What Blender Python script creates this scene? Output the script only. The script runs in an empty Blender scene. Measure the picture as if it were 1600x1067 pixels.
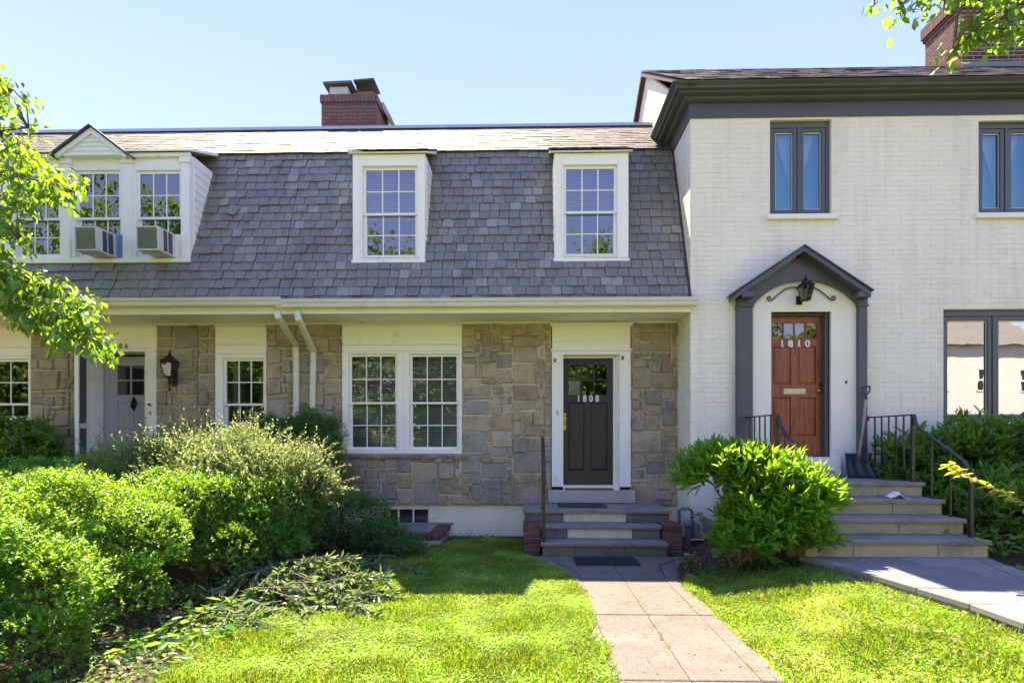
import bpy, math, random
import numpy as np
from mathutils import Vector, Matrix, Euler

SC = bpy.context.scene
COL = SC.collection
rng = np.random.default_rng(7)
random.seed(7)
R = math.radians

# ------------------------------------------------------------------ camera
F, CY, EYE, YAW = 880.0, 685.0, 1.54, R(1.3)
CX = 827.0 - F * math.tan(YAW)
cam = bpy.data.cameras.new('camera')
cam.lens = F / 1600 * 36
cam.sensor_width = 36
cam.shift_x = -(CX - 800) / 1600
cam.shift_y = (CY - 533.5) / 1600
cam.clip_end = 2000
camo = bpy.data.objects.new('camera', cam)
COL.objects.link(camo)
camo.location = (0, 0, EYE)
camo.rotation_euler = (R(90), 0, YAW)
SC.camera = camo

# ------------------------------------------------------------------ sky, sun, exposure
SUNV = Vector((-0.25, 0.5, 1.0)).normalized()          # towards the sun: behind the houses, a little left
ELEV = math.asin(SUNV.z)
AZ = math.atan2(SUNV.x, SUNV.y)
W = bpy.data.worlds.new('World')
SC.world = W
W.use_nodes = True
wn = W.node_tree.nodes
wl = W.node_tree.links
sky = wn.new('ShaderNodeTexSky')
sky.sky_type = 'NISHITA'
sky.sun_disc = False
sky.sun_elevation = ELEV
sky.sun_rotation = AZ
sky.air_density = 1.0
sky.dust_density = 0.0
sky.ozone_density = 2.0
sg = wn.new('ShaderNodeGamma')                      # evens out the dome: the photograph holds its sky well below clipping
sg.inputs[1].default_value = 0.3
sh_ = wn.new('ShaderNodeHueSaturation')
sh_.inputs['Saturation'].default_value = 2.8
sh_.inputs['Hue'].default_value = 0.542
sh_.inputs['Value'].default_value = 1.23
wl.new(sky.outputs[0], sg.inputs[0])
wl.new(sg.outputs[0], sh_.inputs['Color'])
wl.new(sh_.outputs[0], wn['Background'].inputs[0])
wn['Background'].inputs[1].default_value = 0.15
sl = bpy.data.lights.new('sun', 'SUN')
sl.energy = 2.2
sl.angle = R(0.53)
sl.color = (1.0, 0.97, 0.93)
slo = bpy.data.objects.new('sun', sl)
COL.objects.link(slo)
slo.rotation_euler = (-SUNV).to_track_quat('-Z', 'Y').to_euler()
slo.location = (-5, 20, 25)
SC.view_settings.view_transform = 'Standard'
SC.view_settings.look = 'None'
SC.view_settings.gamma = 1
SC.view_settings.exposure = 3.1
SC.view_settings.use_white_balance = True        # camera balanced for the open shade
SC.view_settings.white_balance_temperature = 9300
SC.cycles.max_bounces = 8
SC.cycles.diffuse_bounces = 4
SC.cycles.transparent_max_bounces = 12
SC.cycles.caustics_reflective = False
SC.cycles.caustics_refractive = False

# ------------------------------------------------------------------ helpers
_fw = Vector((-math.sin(YAW), math.cos(YAW), 0))
_rt = Vector((math.cos(YAW), math.sin(YAW), 0))


def ray(px, py):
    return _fw * F + _rt * (px - CX) + Vector((0, 0, CY - py))


def at(px, py, Y):
    """Photo pixel -> point on the vertical plane at depth Y."""
    d = ray(px, py)
    t = Y / d.y
    return Vector((d.x * t, Y, EYE + d.z * t))


def wx(px, Y, py=600):
    return at(px, py, Y).x


def wz(py, Y, px=827):
    return at(px, py, Y).z


def rect(x0, x1, y0, y1, Y):
    """Pixel box (top y0, bottom y1) -> world (xa, xb, za, zb) on plane Y."""
    xm, ym = (x0 + x1) / 2, (y0 + y1) / 2
    return (at(x0, ym, Y).x, at(x1, ym, Y).x, at(xm, y1, Y).z, at(xm, y0, Y).z)


def gz(x, y=0):
    t = np.clip((np.asarray(x, float) - 1.75) / 1.3, 0, 1)
    return 0.17 * t * t * (3 - 2 * t)


class MB:
    """Collects verts and faces for ONE mesh object."""
    def __init__(s):
        s.v, s.f = [], []

    def add(s, vs, fs):
        n = len(s.v)
        s.v += [tuple(p) for p in vs]
        s.f += [tuple(i + n for i in f) for f in fs]
        return s

    def box(s, x0, x1, y0, y1, z0, z1, M=None):
        p = [Vector(q) for q in ((x0, y0, z0), (x1, y0, z0), (x1, y1, z0), (x0, y1, z0),
                                 (x0, y0, z1), (x1, y0, z1), (x1, y1, z1), (x0, y1, z1))]
        if M is not None:
            p = [M @ q for q in p]
        return s.add(p, [(0, 3, 2, 1), (4, 5, 6, 7), (0, 1, 5, 4), (1, 2, 6, 5), (2, 3, 7, 6), (3, 0, 4, 7)])

    def bbox(s, x0, x1, y0, y1, z0, z1, b=0.004):
        """Box with its front (min y) edges chamfered."""
        p = [(x0, y1, z0), (x1, y1, z0), (x1, y1, z1), (x0, y1, z1),
             (x0, y0 + b, z0), (x1, y0 + b, z0), (x1, y0 + b, z1), (x0, y0 + b, z1),
             (x0 + b, y0, z0 + b), (x1 - b, y0, z0 + b), (x1 - b, y0, z1 - b), (x0 + b, y0, z1 - b)]
        f = [(8, 9, 10, 11), (3, 2, 1, 0)]
        for i in range(4):
            j = (i + 1) % 4
            f += [(4 + i, 4 + j, 8 + j, 8 + i), (i, j, 4 + j, 4 + i)]
        return s.add(p, f)

    def tube(s, pts, radii, n=6, caps=True):
        pts = [Vector(p) for p in pts]
        if not hasattr(radii, '__len__'):
            radii = [radii] * len(pts)
        rings = []
        up = Vector((0.13, 0.21, 1)).normalized()
        for i, p in enumerate(pts):
            d = (pts[min(i + 1, len(pts) - 1)] - pts[max(i - 1, 0)])
            d = d.normalized() if d.length > 1e-9 else Vector((0, 0, 1))
            u = d.cross(up)
            if u.length < 0.05:
                u = d.cross(Vector((1, 0, 0)))
            u.normalize()
            w = u.cross(d)
            rings.append([p + (u * math.cos(2 * math.pi * k / n) + w * math.sin(2 * math.pi * k / n)) * radii[i] for k in range(n)])
        vs = [q for r in rings for q in r]
        fs = []
        for i in range(len(pts) - 1):
            for k in range(n):
                a, b = i * n + k, i * n + (k + 1) % n
                fs.append((a, a + n, b + n, b))
        if caps:
            fs.append(tuple(range(n)))
            fs.append(tuple(reversed(range((len(pts) - 1) * n, len(pts) * n))))
        return s.add(vs, fs)

    def prism(s, poly, y0, y1):
        """poly: (x,z) outline counter-clockwise seen from the front (-y)."""
        n = len(poly)
        vs = [(x, y0, z) for x, z in poly] + [(x, y1, z) for x, z in poly]
        fs = [tuple(range(n)), tuple(reversed(range(n, 2 * n)))]
        for i in range(n):
            j = (i + 1) % n
            fs.append((j, i, n + i, n + j))
        return s.add(vs, fs)

    def lathe(s, c, prof, n=10):
        """prof: list of (r,z) from bottom to top about the vertical axis at c."""
        vs, fs = [], []
        for r, z in prof:
            for k in range(n):
                a = 2 * math.pi * k / n
                vs.append((c[0] + r * math.cos(a), c[1] + r * math.sin(a), c[2] + z))
        for i in range(len(prof) - 1):
            for k in range(n):
                a, b = i * n + k, i * n + (k + 1) % n
                fs.append((a, b, b + n, a + n))
        fs.append(tuple(reversed(range(n))))
        fs.append(tuple(range((len(prof) - 1) * n, len(prof) * n)))
        return s.add(vs, fs)

    def mesh(s, name, origin=(0, 0, 0)):
        o = Vector(origin)
        me = bpy.data.meshes.new(name)
        me.from_pydata([tuple(Vector(p) - o) for p in s.v], [], s.f)
        me.update()
        return me


WORLD = {}       # object name -> world origin


def link(o, parent, origin):
    COL.objects.link(o)
    og = Vector(origin)
    WORLD[o.name] = og
    if parent is not None:
        o.parent = parent
        o.location = og - WORLD[parent.name]
    else:
        o.location = og
    return o


def build(mb, name, mat, parent=None, origin=None, smooth=False):
    """One mesh object; its origin is the bottom centre of what it holds."""
    if origin is None:
        a = np.array([tuple(p) for p in mb.v])
        lo, hi = a.min(0), a.max(0)
        origin = ((lo[0] + hi[0]) / 2, (lo[1] + hi[1]) / 2, lo[2])
    me = mb.mesh(name, origin)
    me.materials.append(mat)
    if smooth:
        me.polygons.foreach_set('use_smooth', [True] * len(me.polygons))
    return link(bpy.data.objects.new(name, me), parent, origin)


def arr_mesh(name, verts, faces):
    """verts (n,3), faces (m,k) numpy -> mesh."""
    me = bpy.data.meshes.new(name)
    verts = np.ascontiguousarray(verts, np.float32)
    faces = np.ascontiguousarray(faces, np.int32)
    m, k = faces.shape
    me.vertices.add(len(verts))
    me.vertices.foreach_set('co', verts.ravel())
    me.loops.add(m * k)
    me.loops.foreach_set('vertex_index', faces.ravel())
    me.polygons.add(m)
    me.polygons.foreach_set('loop_start', np.arange(0, m * k, k, dtype=np.int32))
    me.polygons.foreach_set('loop_total', np.full(m, k, np.int32))
    me.update(calc_edges=True)
    return me


def arr_obj(name, verts, faces, mat, parent=None, origin=(0, 0, 0), smooth=False):
    me = arr_mesh(name, np.asarray(verts) - np.array(origin), faces)
    me.materials.append(mat)
    if smooth:
        me.polygons.foreach_set('use_smooth', [True] * len(me.polygons))
    return link(bpy.data.objects.new(name, me), parent, origin)


def thing(name, label, cat, loc, group=None):
    o = bpy.data.objects.new(name, None)
    o.empty_display_size = 0.2
    link(o, None, loc)
    return tag(o, label, cat, group)


def tag(o, label=None, cat=None, group=None, kind=None):
    if label: o['label'] = label
    if cat: o['category'] = cat
    if group: o['group'] = group
    if kind: o['kind'] = kind
    return o


def unit(a):
    return a / np.maximum(np.linalg.norm(a, axis=-1, keepdims=True), 1e-9)


def inpoly(x, y, poly):
    x, y = np.asarray(x), np.asarray(y)
    c = np.zeros(x.shape, bool)
    n = len(poly)
    for i in range(n):
        xa, ya = poly[i]
        xb, yb = poly[(i + 1) % n]
        t = ((ya > y) != (yb > y)) & (x < (xb - xa) * (y - ya) / ((yb - ya) if yb != ya else 1e-9) + xa)
        c ^= t
    return c


def vnoise(p, seed=0):
    """Cheap smooth 3-D value noise in 0..1 for numpy points."""
    p = np.asarray(p, float)
    i = np.floor(p).astype(np.int64)
    f = p - i
    f = f * f * (3 - 2 * f)
    out = 0
    for dx in (0, 1):
        for dy in (0, 1):
            for dz in (0, 1):
                h = (i[..., 0] + dx) * 374761393 + (i[..., 1] + dy) * 668265263 + (i[..., 2] + dz) * 2147483647 + seed * 974711
                h = (h ^ (h >> 13)) * 1274126177
                h = ((h ^ (h >> 16)) & 0xffff) / 65535.0
                out = out + h * (f[..., 0] if dx else 1 - f[..., 0]) * (f[..., 1] if dy else 1 - f[..., 1]) * (f[..., 2] if dz else 1 - f[..., 2])
    return out


# ------------------------------------------------------------------ materials
def nt(name):
    m = bpy.data.materials.new(name)
    m.use_nodes = True
    t = m.node_tree
    return m, t, t.nodes, t.links, t.nodes['Principled BSDF']


def rgba(c):
    return (c[0], c[1], c[2], 1)


def rnd_per_piece(n, l):
    """0..1 per object and per mesh island."""
    oi = n.new('ShaderNodeObjectInfo')
    ge = n.new('ShaderNodeNewGeometry')
    ad = n.new('ShaderNodeMath'); ad.operation = 'ADD'
    fr = n.new('ShaderNodeMath'); fr.operation = 'FRACT'
    l.new(oi.outputs['Random'], ad.inputs[0])
    l.new(ge.outputs['Random Per Island'], ad.inputs[1])
    l.new(ad.outputs[0], fr.inputs[0])
    return fr.outputs[0]


def ramp(n, l, fac, stops, const=False):
    r = n.new('ShaderNodeValToRGB')
    r.color_ramp.interpolation = 'CONSTANT' if const else 'LINEAR'
    e = r.color_ramp.elements
    while len(e) < len(stops):
        e.new(0.5)
    for el, (p, c) in zip(e, stops):
        el.position = p
        el.color = rgba(c)
    if fac is not None:
        l.new(fac, r.inputs[0])
    return r.outputs[0]


def tex(n, l, scale, detail=4, rough=0.6, kind='noise', world=True, stretch=None):
    if kind == 'noise':
        t = n.new('ShaderNodeTexNoise')
        t.inputs['Detail'].default_value = detail
        t.inputs['Roughness'].default_value = rough
    else:
        t = n.new('ShaderNodeTexVoronoi')
    t.inputs['Scale'].default_value = scale
    if world:
        g = n.new('ShaderNodeNewGeometry')
        src = g.outputs['Position']
    else:
        src = n.new('ShaderNodeTexCoord').outputs['Object']
    if stretch:
        mp = n.new('ShaderNodeMapping')
        mp.inputs['Scale'].default_value = stretch
        l.new(src, mp.inputs[0])
        src = mp.outputs[0]
    l.new(src, t.inputs['Vector'])
    return t.outputs[0]


def mix(n, l, a, b, fac, mode='MIX'):
    m = n.new('ShaderNodeMix')
    m.data_type = 'RGBA'
    m.blend_type = mode
    for s, v in ((m.inputs[6], a), (m.inputs[7], b)):
        if isinstance(v, tuple):
            s.default_value = rgba(v)
        else:
            l.new(v, s)
    if isinstance(fac, (int, float)):
        m.inputs[0].default_value = fac
    else:
        l.new(fac, m.inputs[0])
    return m.outputs[2]


def maprange(n, l, v, a, b, c=0.0, d=1.0):
    m = n.new('ShaderNodeMapRange')
    m.inputs[1].default_value = a
    m.inputs[2].default_value = b
    m.inputs[3].default_value = c
    m.inputs[4].default_value = d
    l.new(v, m.inputs[0])
    return m.outputs[0]


def bump(n, l, b, h, strength=0.3, dist=0.01):
    bm = n.new('ShaderNodeBump')
    bm.inputs['Strength'].default_value = strength
    bm.inputs['Distance'].default_value = dist
    l.new(h, bm.inputs['Height'])
    l.new(bm.outputs[0], b.inputs['Normal'])


def surf(name, c1, c2, scale=6, rough=0.6, bscale=60, bstr=0.2, bdist=0.004, stain=None, sscale=2.0, slo=0.55, shi=0.75,
         metal=0.0, spec=0.5, stretch=None, piece=None, pfac=0.5):
    """General weathered surface: two tones, optional stain with its own shape, optional per-piece tone."""
    m, t, n, l, b = nt(name)
    f = maprange(n, l, tex(n, l, scale, stretch=stretch), 0.3, 0.7)
    c = mix(n, l, c1, c2, f)
    if piece:
        c = mix(n, l, c, ramp(n, l, rnd_per_piece(n, l), piece), pfac)
    if stain:
        s = maprange(n, l, tex(n, l, sscale, 6, 0.7), slo, shi)
        c = mix(n, l, c, stain, s)
    l.new(c, b.inputs['Base Color'])
    b.inputs['Roughness'].default_value = rough
    b.inputs['Metallic'].default_value = metal
    b.inputs['Specular IOR Level'].default_value = spec
    if bstr:
        bump(n, l, b, tex(n, l, bscale, 5, 0.65, stretch=stretch), bstr, bdist)
    return m


def leafmat(name, dark, light, trans, tfac=0.5, rough=0.35, spec=0.5, vscale=1.2, vr=(.72, 1.18)):
    """Leaf: reflecting side plus light passing through; per-leaf tone by island, clumps by noise."""
    m, t, n, l, b = nt(name)
    ge = n.new('ShaderNodeNewGeometry')
    c = mix(n, l, dark, light, ge.outputs['Random Per Island'])
    nz = maprange(n, l, tex(n, l, vscale, 2), 0.35, 0.65, vr[0], vr[1])
    hv = n.new('ShaderNodeHueSaturation')
    l.new(nz, hv.inputs['Value'])
    l.new(c, hv.inputs['Color'])
    l.new(hv.outputs[0], b.inputs['Base Color'])
    b.inputs['Roughness'].default_value = rough
    b.inputs['Specular IOR Level'].default_value = spec
    tr = n.new('ShaderNodeBsdfTranslucent')
    tc = mix(n, l, trans, tuple(x * 0.6 for x in trans), ge.outputs['Random Per Island'])
    l.new(tc, tr.inputs[0])
    ms = n.new('ShaderNodeMixShader')
    ms.inputs[0].default_value = tfac
    l.new(b.outputs[0], ms.inputs[1])
    l.new(tr.outputs[0], ms.inputs[2])
    l.new(ms.outputs[0], n['Material Output'].inputs[0])
    return m


def glassmat(name, refl=0.25, tint=(0.8, 0.85, 0.85), wav=0.004, gcol=(.95, .97, 1)):
    m, t, n, l, b = nt(name)
    n.remove(b)
    tp = n.new('ShaderNodeBsdfTransparent'); tp.inputs[0].default_value = rgba(tint)
    gl = n.new('ShaderNodeBsdfGlossy'); gl.inputs['Roughness'].default_value = 0.01
    gl.inputs[0].default_value = rgba(gcol)
    bm = n.new('ShaderNodeBump'); bm.inputs['Strength'].default_value = wav; bm.inputs['Distance'].default_value = 0.05
    l.new(tex(n, l, 5, 1), bm.inputs['Height'])
    l.new(bm.outputs[0], gl.inputs['Normal'])
    ms = n.new('ShaderNodeMixShader')
    lw = n.new('ShaderNodeFresnel'); lw.inputs[0].default_value = 1.5
    l.new(maprange(n, l, lw.outputs[0], 0.0, 1.0, refl, 1.0), ms.inputs[0])
    l.new(tp.outputs[0], ms.inputs[1])
    l.new(gl.outputs[0], ms.inputs[2])
    l.new(ms.outputs[0], n['Material Output'].inputs[0])
    return m


def slatemat(name, stops, rough, rustc=(0.16, 0.09, 0.055), spec=.5):
    m, t, n, l, b = nt(name)
    c = ramp(n, l, rnd_per_piece(n, l), stops)
    c = mix(n, l, c, (0.42, 0.41, 0.40), maprange(n, l, tex(n, l, 24, 7, 0.8), 0.35, 0.7, 0.0, 0.75), 'MULTIPLY')
    c = mix(n, l, c, (.10, .085, .07), maprange(n, l, tex(n, l, 1.6, 6, .7, stretch=(2.2, 1, .35)), .5, .72, 0, .5))
    c = mix(n, l, c, (0.20, 0.21, 0.21), maprange(n, l, tex(n, l, 60, 4, 0.7), 0.62, 0.75, 0, 0.45))
    c = mix(n, l, c, rustc, maprange(n, l, tex(n, l, 3.0, 6, 0.75), 0.66, 0.76, 0, 0.7))
    l.new(c, b.inputs['Base Color'])
    b.inputs['Roughness'].default_value = rough
    b.inputs['Specular IOR Level'].default_value = spec
    bump(n, l, b, tex(n, l, 45, 6, 0.7, stretch=(1, 1, 0.6)), 0.45, 0.006)
    return m


def brickmat(name, stops, rough=0.85, soot=None):
    m, t, n, l, b = nt(name)
    c = ramp(n, l, rnd_per_piece(n, l), stops)
    c = mix(n, l, c, (0.5, 0.45, 0.45), maprange(n, l, tex(n, l, 30, 5, 0.7), 0.4, 0.8, 0, 0.4), 'MULTIPLY')
    if soot:
        c = mix(n, l, c, soot, maprange(n, l, tex(n, l, 2.2, 5, 0.7), 0.45, 0.68, 0, 0.8))
    l.new(c, b.inputs['Base Color'])
    b.inputs['Roughness'].default_value = rough
    bump(n, l, b, tex(n, l, 80, 5, 0.7), 0.4, 0.004)
    return m


M = {}
M['slate'] = slatemat('slate', [(0, (.20, .192, .165)), (.25, (.232, .224, .19)), (.5, (.252, .244, .206)), (.7, (.245, .214, .178)), (.9, (.275, .272, .23)), (1, (.345, .345, .285))], 0.5)
M['slate_top'] = slatemat('slate_top', [(0, (.045, .040, .052)), (.5, (.082, .074, .088)), (1, (.14, .128, .142))], 0.7, spec=.25)
M['deck'] = surf('roof_felt', (.02, .02, .022), (.035, .03, .03), rough=.9)
M['trim'] = surf('white_painted_wood', (.88, .86, .81), (.84, .82, .76), 5, .5, 70, .12, .003, stain=(.42, .39, .32), sscale=3.5, slo=.62, shi=.82, stretch=(.4, .4, 2))
M['soffit'] = surf('cream_soffit_paint', (.86, .83, .76), (.82, .78, .70), 4, .6, 60, .15, .003, stain=(.35, .31, .24), sscale=2.5, slo=.6, shi=.8)
M['vinyl'] = surf('white_vinyl', (.86, .86, .85), (.83, .83, .81), 4, .38, 60, .05, .002)
M['gutter'] = surf('white_aluminium', (.70, .69, .65), (.60, .58, .53), 3, .4, 50, .08, .002, stain=(.34, .31, .26), sscale=4, slo=.58, shi=.78, stretch=(.3, 1, 3))
M['stone'] = None
M['mortar'] = surf('tan_mortar', (.66, .54, .35), (.58, .50, .36), 5, .95, 70, .6, .006, stain=(.40, .38, .35), sscale=1.1, slo=.5, shi=.62)
M['parge'] = surf('whitewashed_parging', (.86, .79, .63), (.78, .70, .54), 3, .9, 40, .5, .006, stain=(.36, .27, .17), sscale=2.2, slo=.55, shi=.8)
M['white_brick'] = surf('white_painted_brick', (.85, .80, .69), (.81, .755, .64), 1.6, .62, 90, .4, .004, stain=(.47, .42, .33), sscale=5, slo=.66, shi=.85,
                        piece=[(0, (.79, .735, .62)), (.5, (.82, .77, .66)), (1, (.86, .81, .70))], pfac=.35)
def streaks(m):
    """Faint vertical runs of grime and patchy repainting over a wall material."""
    n, l = m.node_tree.nodes, m.node_tree.links
    b = n['Principled BSDF']
    src = b.inputs['Base Color'].links[0].from_socket
    c = mix(n, l, src, (.62, .57, .47), maprange(n, l, tex(n, l, 2.6, 6, .7, stretch=(1.6, 1.6, .14)),   .50, .74, 0, .75))
    c = mix(n, l, c, (.70, .66, .58), maprange(n, l, tex(n, l, .55, 4, .6), .45, .65, 0, .35))
    c = mix(n, l, c, (.52, .46, .36), maprange(n, l, tex(n, l, 9, 7, .8), .66, .78, 0, .6))
    l.new(c, b.inputs['Base Color'])


streaks(M['white_brick'])
M['white_mortar'] = surf('white_painted_joint', (.82, .765, .65), (.76, .70, .57), 2, .8, 60, .4, .004)
M['stucco'] = surf('cream_stucco', (.85, .81, .72), (.82, .77, .68), 3, .7, 120, .2, .002)
M['charcoal'] = surf('charcoal_trim_paint', (.075, .085, .10), (.065, .072, .085), 4, .45, 50, .08, .002)
M['window_gray'] = surf('dark_grey_window_paint', (.085, .092, .105), (.075, .08, .09), 4, .4, 50, .05, .002)
M['black_door'] = surf('black_door_paint', (.022, .022, .025), (.016, .016, .018), 6, .38, 40, .1, .002)
M['white_door'] = surf('pale_grey_door_paint', (.55, .55, .57), (.50, .50, .52), 5, .5, 40, .1, .002)
M['iron'] = surf('black_iron', (.012, .012, .014), (.03, .028, .028), 8, .35, 60, .2, .002)
M['bronze'] = surf('dark_bronze', (.03, .028, .025), (.05, .04, .03), 8, .45, 60, .1, .002, metal=.6)
M['brass'] = surf('brass', (.62, .44, .14), (.5, .34, .1), 8, .25, 60, .05, .001, metal=1)
M['digit_white'] = surf('white_digit', (.8, .8, .8), (.76, .76, .76), 8, .4, 60, 0)
M['digit_black'] = surf('black_digit', (.02, .02, .02), (.03, .03, .03), 8, .4, 60, 0)
M['bluestone'] = surf('bluestone', (.20, .195, .175), (.26, .245, .21), 5, .7, 40, .35, .004, stain=(.10, .10, .095), sscale=3, slo=.5, shi=.75, piece=[(0, (.17, .17, .16)), (1, (.29, .27, .235))], pfac=.3)
M['riser_gray'] = surf('grey_riser_stone', (.13, .135, .12), (.17, .165, .14), 5, .8, 50, .4, .005, stain=(.08, .085, .07), sscale=4, slo=.5, shi=.7)
M['riser_tan'] = surf('patched_cement_riser', (.66, .60, .49), (.54, .48, .38), 6, .9, 50, .5, .006, stain=(.20, .17, .13), sscale=5, slo=.6, shi=.75)
M['riser_sand'] = surf('sandstone_riser', (.46, .40, .23), (.35, .31, .19), 4, .85, 50, .4, .005, stain=(.16, .145, .10), sscale=3, slo=.5, shi=.75, piece=[(0, (.28, .255, .165)), (1, (.50, .42, .26))], pfac=.45)
M['concrete_sill'] = surf('concrete_sill', (.46, .43, .40), (.40, .37, .34), 5, .85, 80, .3, .003)
def concrete_material():
    m, t, n, l, b = nt('exposed_aggregate_concrete')
    c = mix(n, l, (.155, .138, .122), (.118, .104, .092), maprange(n, l, tex(n, l, 3), .3, .7))
    c = mix(n, l, c, ramp(n, l, rnd_per_piece(n, l), [(0, (.105, .10, .094)), (1, (.17, .145, .125))]), .5)
    v = n.new('ShaderNodeTexVoronoi'); v.inputs['Scale'].default_value = 95
    g = n.new('ShaderNodeNewGeometry'); l.new(g.outputs['Position'], v.inputs['Vector'])
    w = n.new('ShaderNodeSeparateColor'); l.new(v.outputs['Color'], w.inputs[0])
    c = mix(n, l, c, ramp(n, l, w.outputs[0], [(0, (.06, .05, .042)), (.35, (.12, .10, .085)), (.75, (.17, .148, .125)), (1, (.26, .235, .205))]), .45)
    c = mix(n, l, c, (.19, .175, .16), maprange(n, l, tex(n, l, 1.3, 5, .7), .5, .7, 0, .7))
    c = mix(n, l, c, (.075, .062, .052), maprange(n, l, tex(n, l, 2.7, 8, .8), .5, .72, 0, .75))
    c = mix(n, l, c, (.045, .042, .036), maprange(n, l, tex(n, l, 7.5, 8, .85), .6, .72, 0, .6))
    l.new(c, b.inputs['Base Color'])
    b.inputs['Roughness'].default_value = .9
    bump(n, l, b, v.outputs['Distance'], .5, .004)
    return m


M['concrete'] = concrete_material()
M['joint_soil'] = surf('joint_soil', (.05, .04, .03), (.09, .07, .05), 20, .95, 90, .5, .005)
M['flag'] = surf('grey_flagstone', (.20, .20, .20), (.165, .16, .158), 3, .8, 50, .3, .004, stain=(.16, .148, .132), sscale=2.5, slo=.52, shi=.75, piece=[(0, (.13, .13, .135)), (1, (.27, .255, .24))], pfac=.55)
M['brick_old'] = brickmat('old_dark_brick', [(0, (.085, .035, .03)), (.5, (.13, .05, .04)), (1, (.18, .075, .055))])
M['brick_soot'] = brickmat('sooty_red_brick', [(0, (.16, .055, .06)), (.5, (.22, .085, .085)), (1, (.19, .10, .10))], soot=(.11, .09, .10))
M['brick_red'] = brickmat('red_chimney_brick', [(0, (.055, .022, .026)), (.4, (.10, .03, .032)), (.8, (.14, .045, .042)), (1, (.05, .028, .036))])
M['lime'] = surf('pale_lime_mortar', (.55, .52, .47), (.45, .42, .38), 8, .95, 60, .4, .004)
M['mortar_gray'] = surf('grey_mortar', (.30, .27, .23), (.22, .20, .17), 8, .95, 60, .4, .004)
M['soot_mortar'] = surf('sooty_mortar', (.12, .075, .075), (.09, .06, .06), 8, .95, 60, .4, .004)
M['rubber'] = surf('black_rubber', (.018, .02, .022), (.028, .03, .032), 12, .7, 150, .6, .004)
M['mat_blue'] = surf('dark_slate_mat', (.03, .038, .042), (.04, .048, .05), 12, .8, 200, .5, .003)
M['bark'] = surf('brown_bark', (.13, .085, .05), (.20, .13, .075), 14, .9, 60, .6, .01, stretch=(1, 1, .3))
M['bark_grey'] = surf('grey_bark', (.10, .085, .07), (.16, .14, .115), 14, .9, 60, .6, .01, stretch=(1, 1, .3))
M['twig'] = surf('orange_brown_twig', (.22, .12, .05), (.30, .18, .08), 14, .8, 60, .3, .004)
M['blind'] = surf('white_blind', (.62, .64, .66), (.56, .58, .60), 5, .6, 60, 0)
M['curtain'] = surf('white_curtain', (.72, .72, .74), (.66, .66, .68), 8, .8, 60, 0)
M['room'] = surf('room_interior', (.20, .19, .18), (.16, .15, .15), 3, .9, 60, 0)
M['room_teal'] = surf('teal_painted_room', (.03, .22, .32), (.03, .20, .29), 3, .9, 60, 0)
M['copper'] = surf('ridge_metal', (.42, .45, .50), (.36, .39, .43), 3, .35, 60, .1, .002, metal=.5)
M['dark_flash'] = surf('dark_flashing', (.05, .045, .045), (.08, .07, .065), 5, .8, 60, .3, .004)
M['rust_flash'] = surf('rusty_flashing', (.09, .03, .025), (.05, .02, .02), 5, .7, 60, .3, .004)
M['terracotta'] = surf('terracotta_flue', (.38, .13, .06), (.30, .10, .05), 5, .85, 60, .3, .004)
M['cement_white'] = surf('whitened_flue', (.55, .56, .58), (.42, .43, .45), 5, .9, 60, .4, .005)
M['dark_slab'] = surf('sooty_slab', (.07, .075, .085), (.11, .115, .12), 6, .8, 60, .4, .005)
M['ac'] = surf('ac_casing', (.62, .62, .60), (.56, .56, .53), 6, .5, 60, .1, .002)
M['ac_fin'] = surf('ac_fins', (.22, .23, .23), (.28, .29, .29), 40, .4, 60, .2, .002, metal=.6)
M['ac_dark'] = surf('ac_dark_vent', (.05, .05, .06), (.08, .08, .09), 30, .6, 60, .1, .002)
M['shovel_blade'] = surf('dark_teal_plastic', (.012, .035, .042), (.018, .045, .055), 6, .35, 60, .1, .002)
M['shaft'] = surf('weathered_ash_shaft', (.42, .34, .28), (.32, .25, .20), 10, .7, 60, .3, .002, stretch=(1, 1, .1))
M['paper'] = surf('white_paper', (.8, .79, .76), (.75, .74, .7), 10, .8, 60, .2, .003)
M['gas'] = surf('grey_pipe_paint', (.16, .18, .19), (.12, .14, .15), 8, .5, 60, .2, .002)
M['pink_stone'] = surf('pink_broken_brick', (.42, .20, .18), (.34, .15, .13), 8, .9, 60, .5, .005)
M['rock'] = surf('pale_rock', (.5, .48, .45), (.38, .36, .33), 8, .9, 30, .5, .01)
M['soil'] = None
M['glass'] = glassmat('window_glass', .15, (.72, .76, .76))
M['glass_strong'] = glassmat('coated_window_glass', .17, (.75, .80, .82))
M['glass_mirror'] = glassmat('reflective_window_glass', .42, (.75, .80, .82), .006)
M['pale_brass'] = surf('tarnished_pale_brass', (.62, .54, .38), (.52, .45, .30), 8, .4, 60, .05, .001, metal=.5)
M['glass_blue'] = glassmat('blue_coated_glass', .26, (.78, .9, .92), .006, (.30, .58, .68))
M['lamp_glass'] = glassmat('lantern_glass', .05, (.45, .47, .45), .02)
M['plexi'] = surf('scuffed_well_cover', (.27, .26, .24), (.22, .21, .19), 5, .35, 40, .1, .002)


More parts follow.
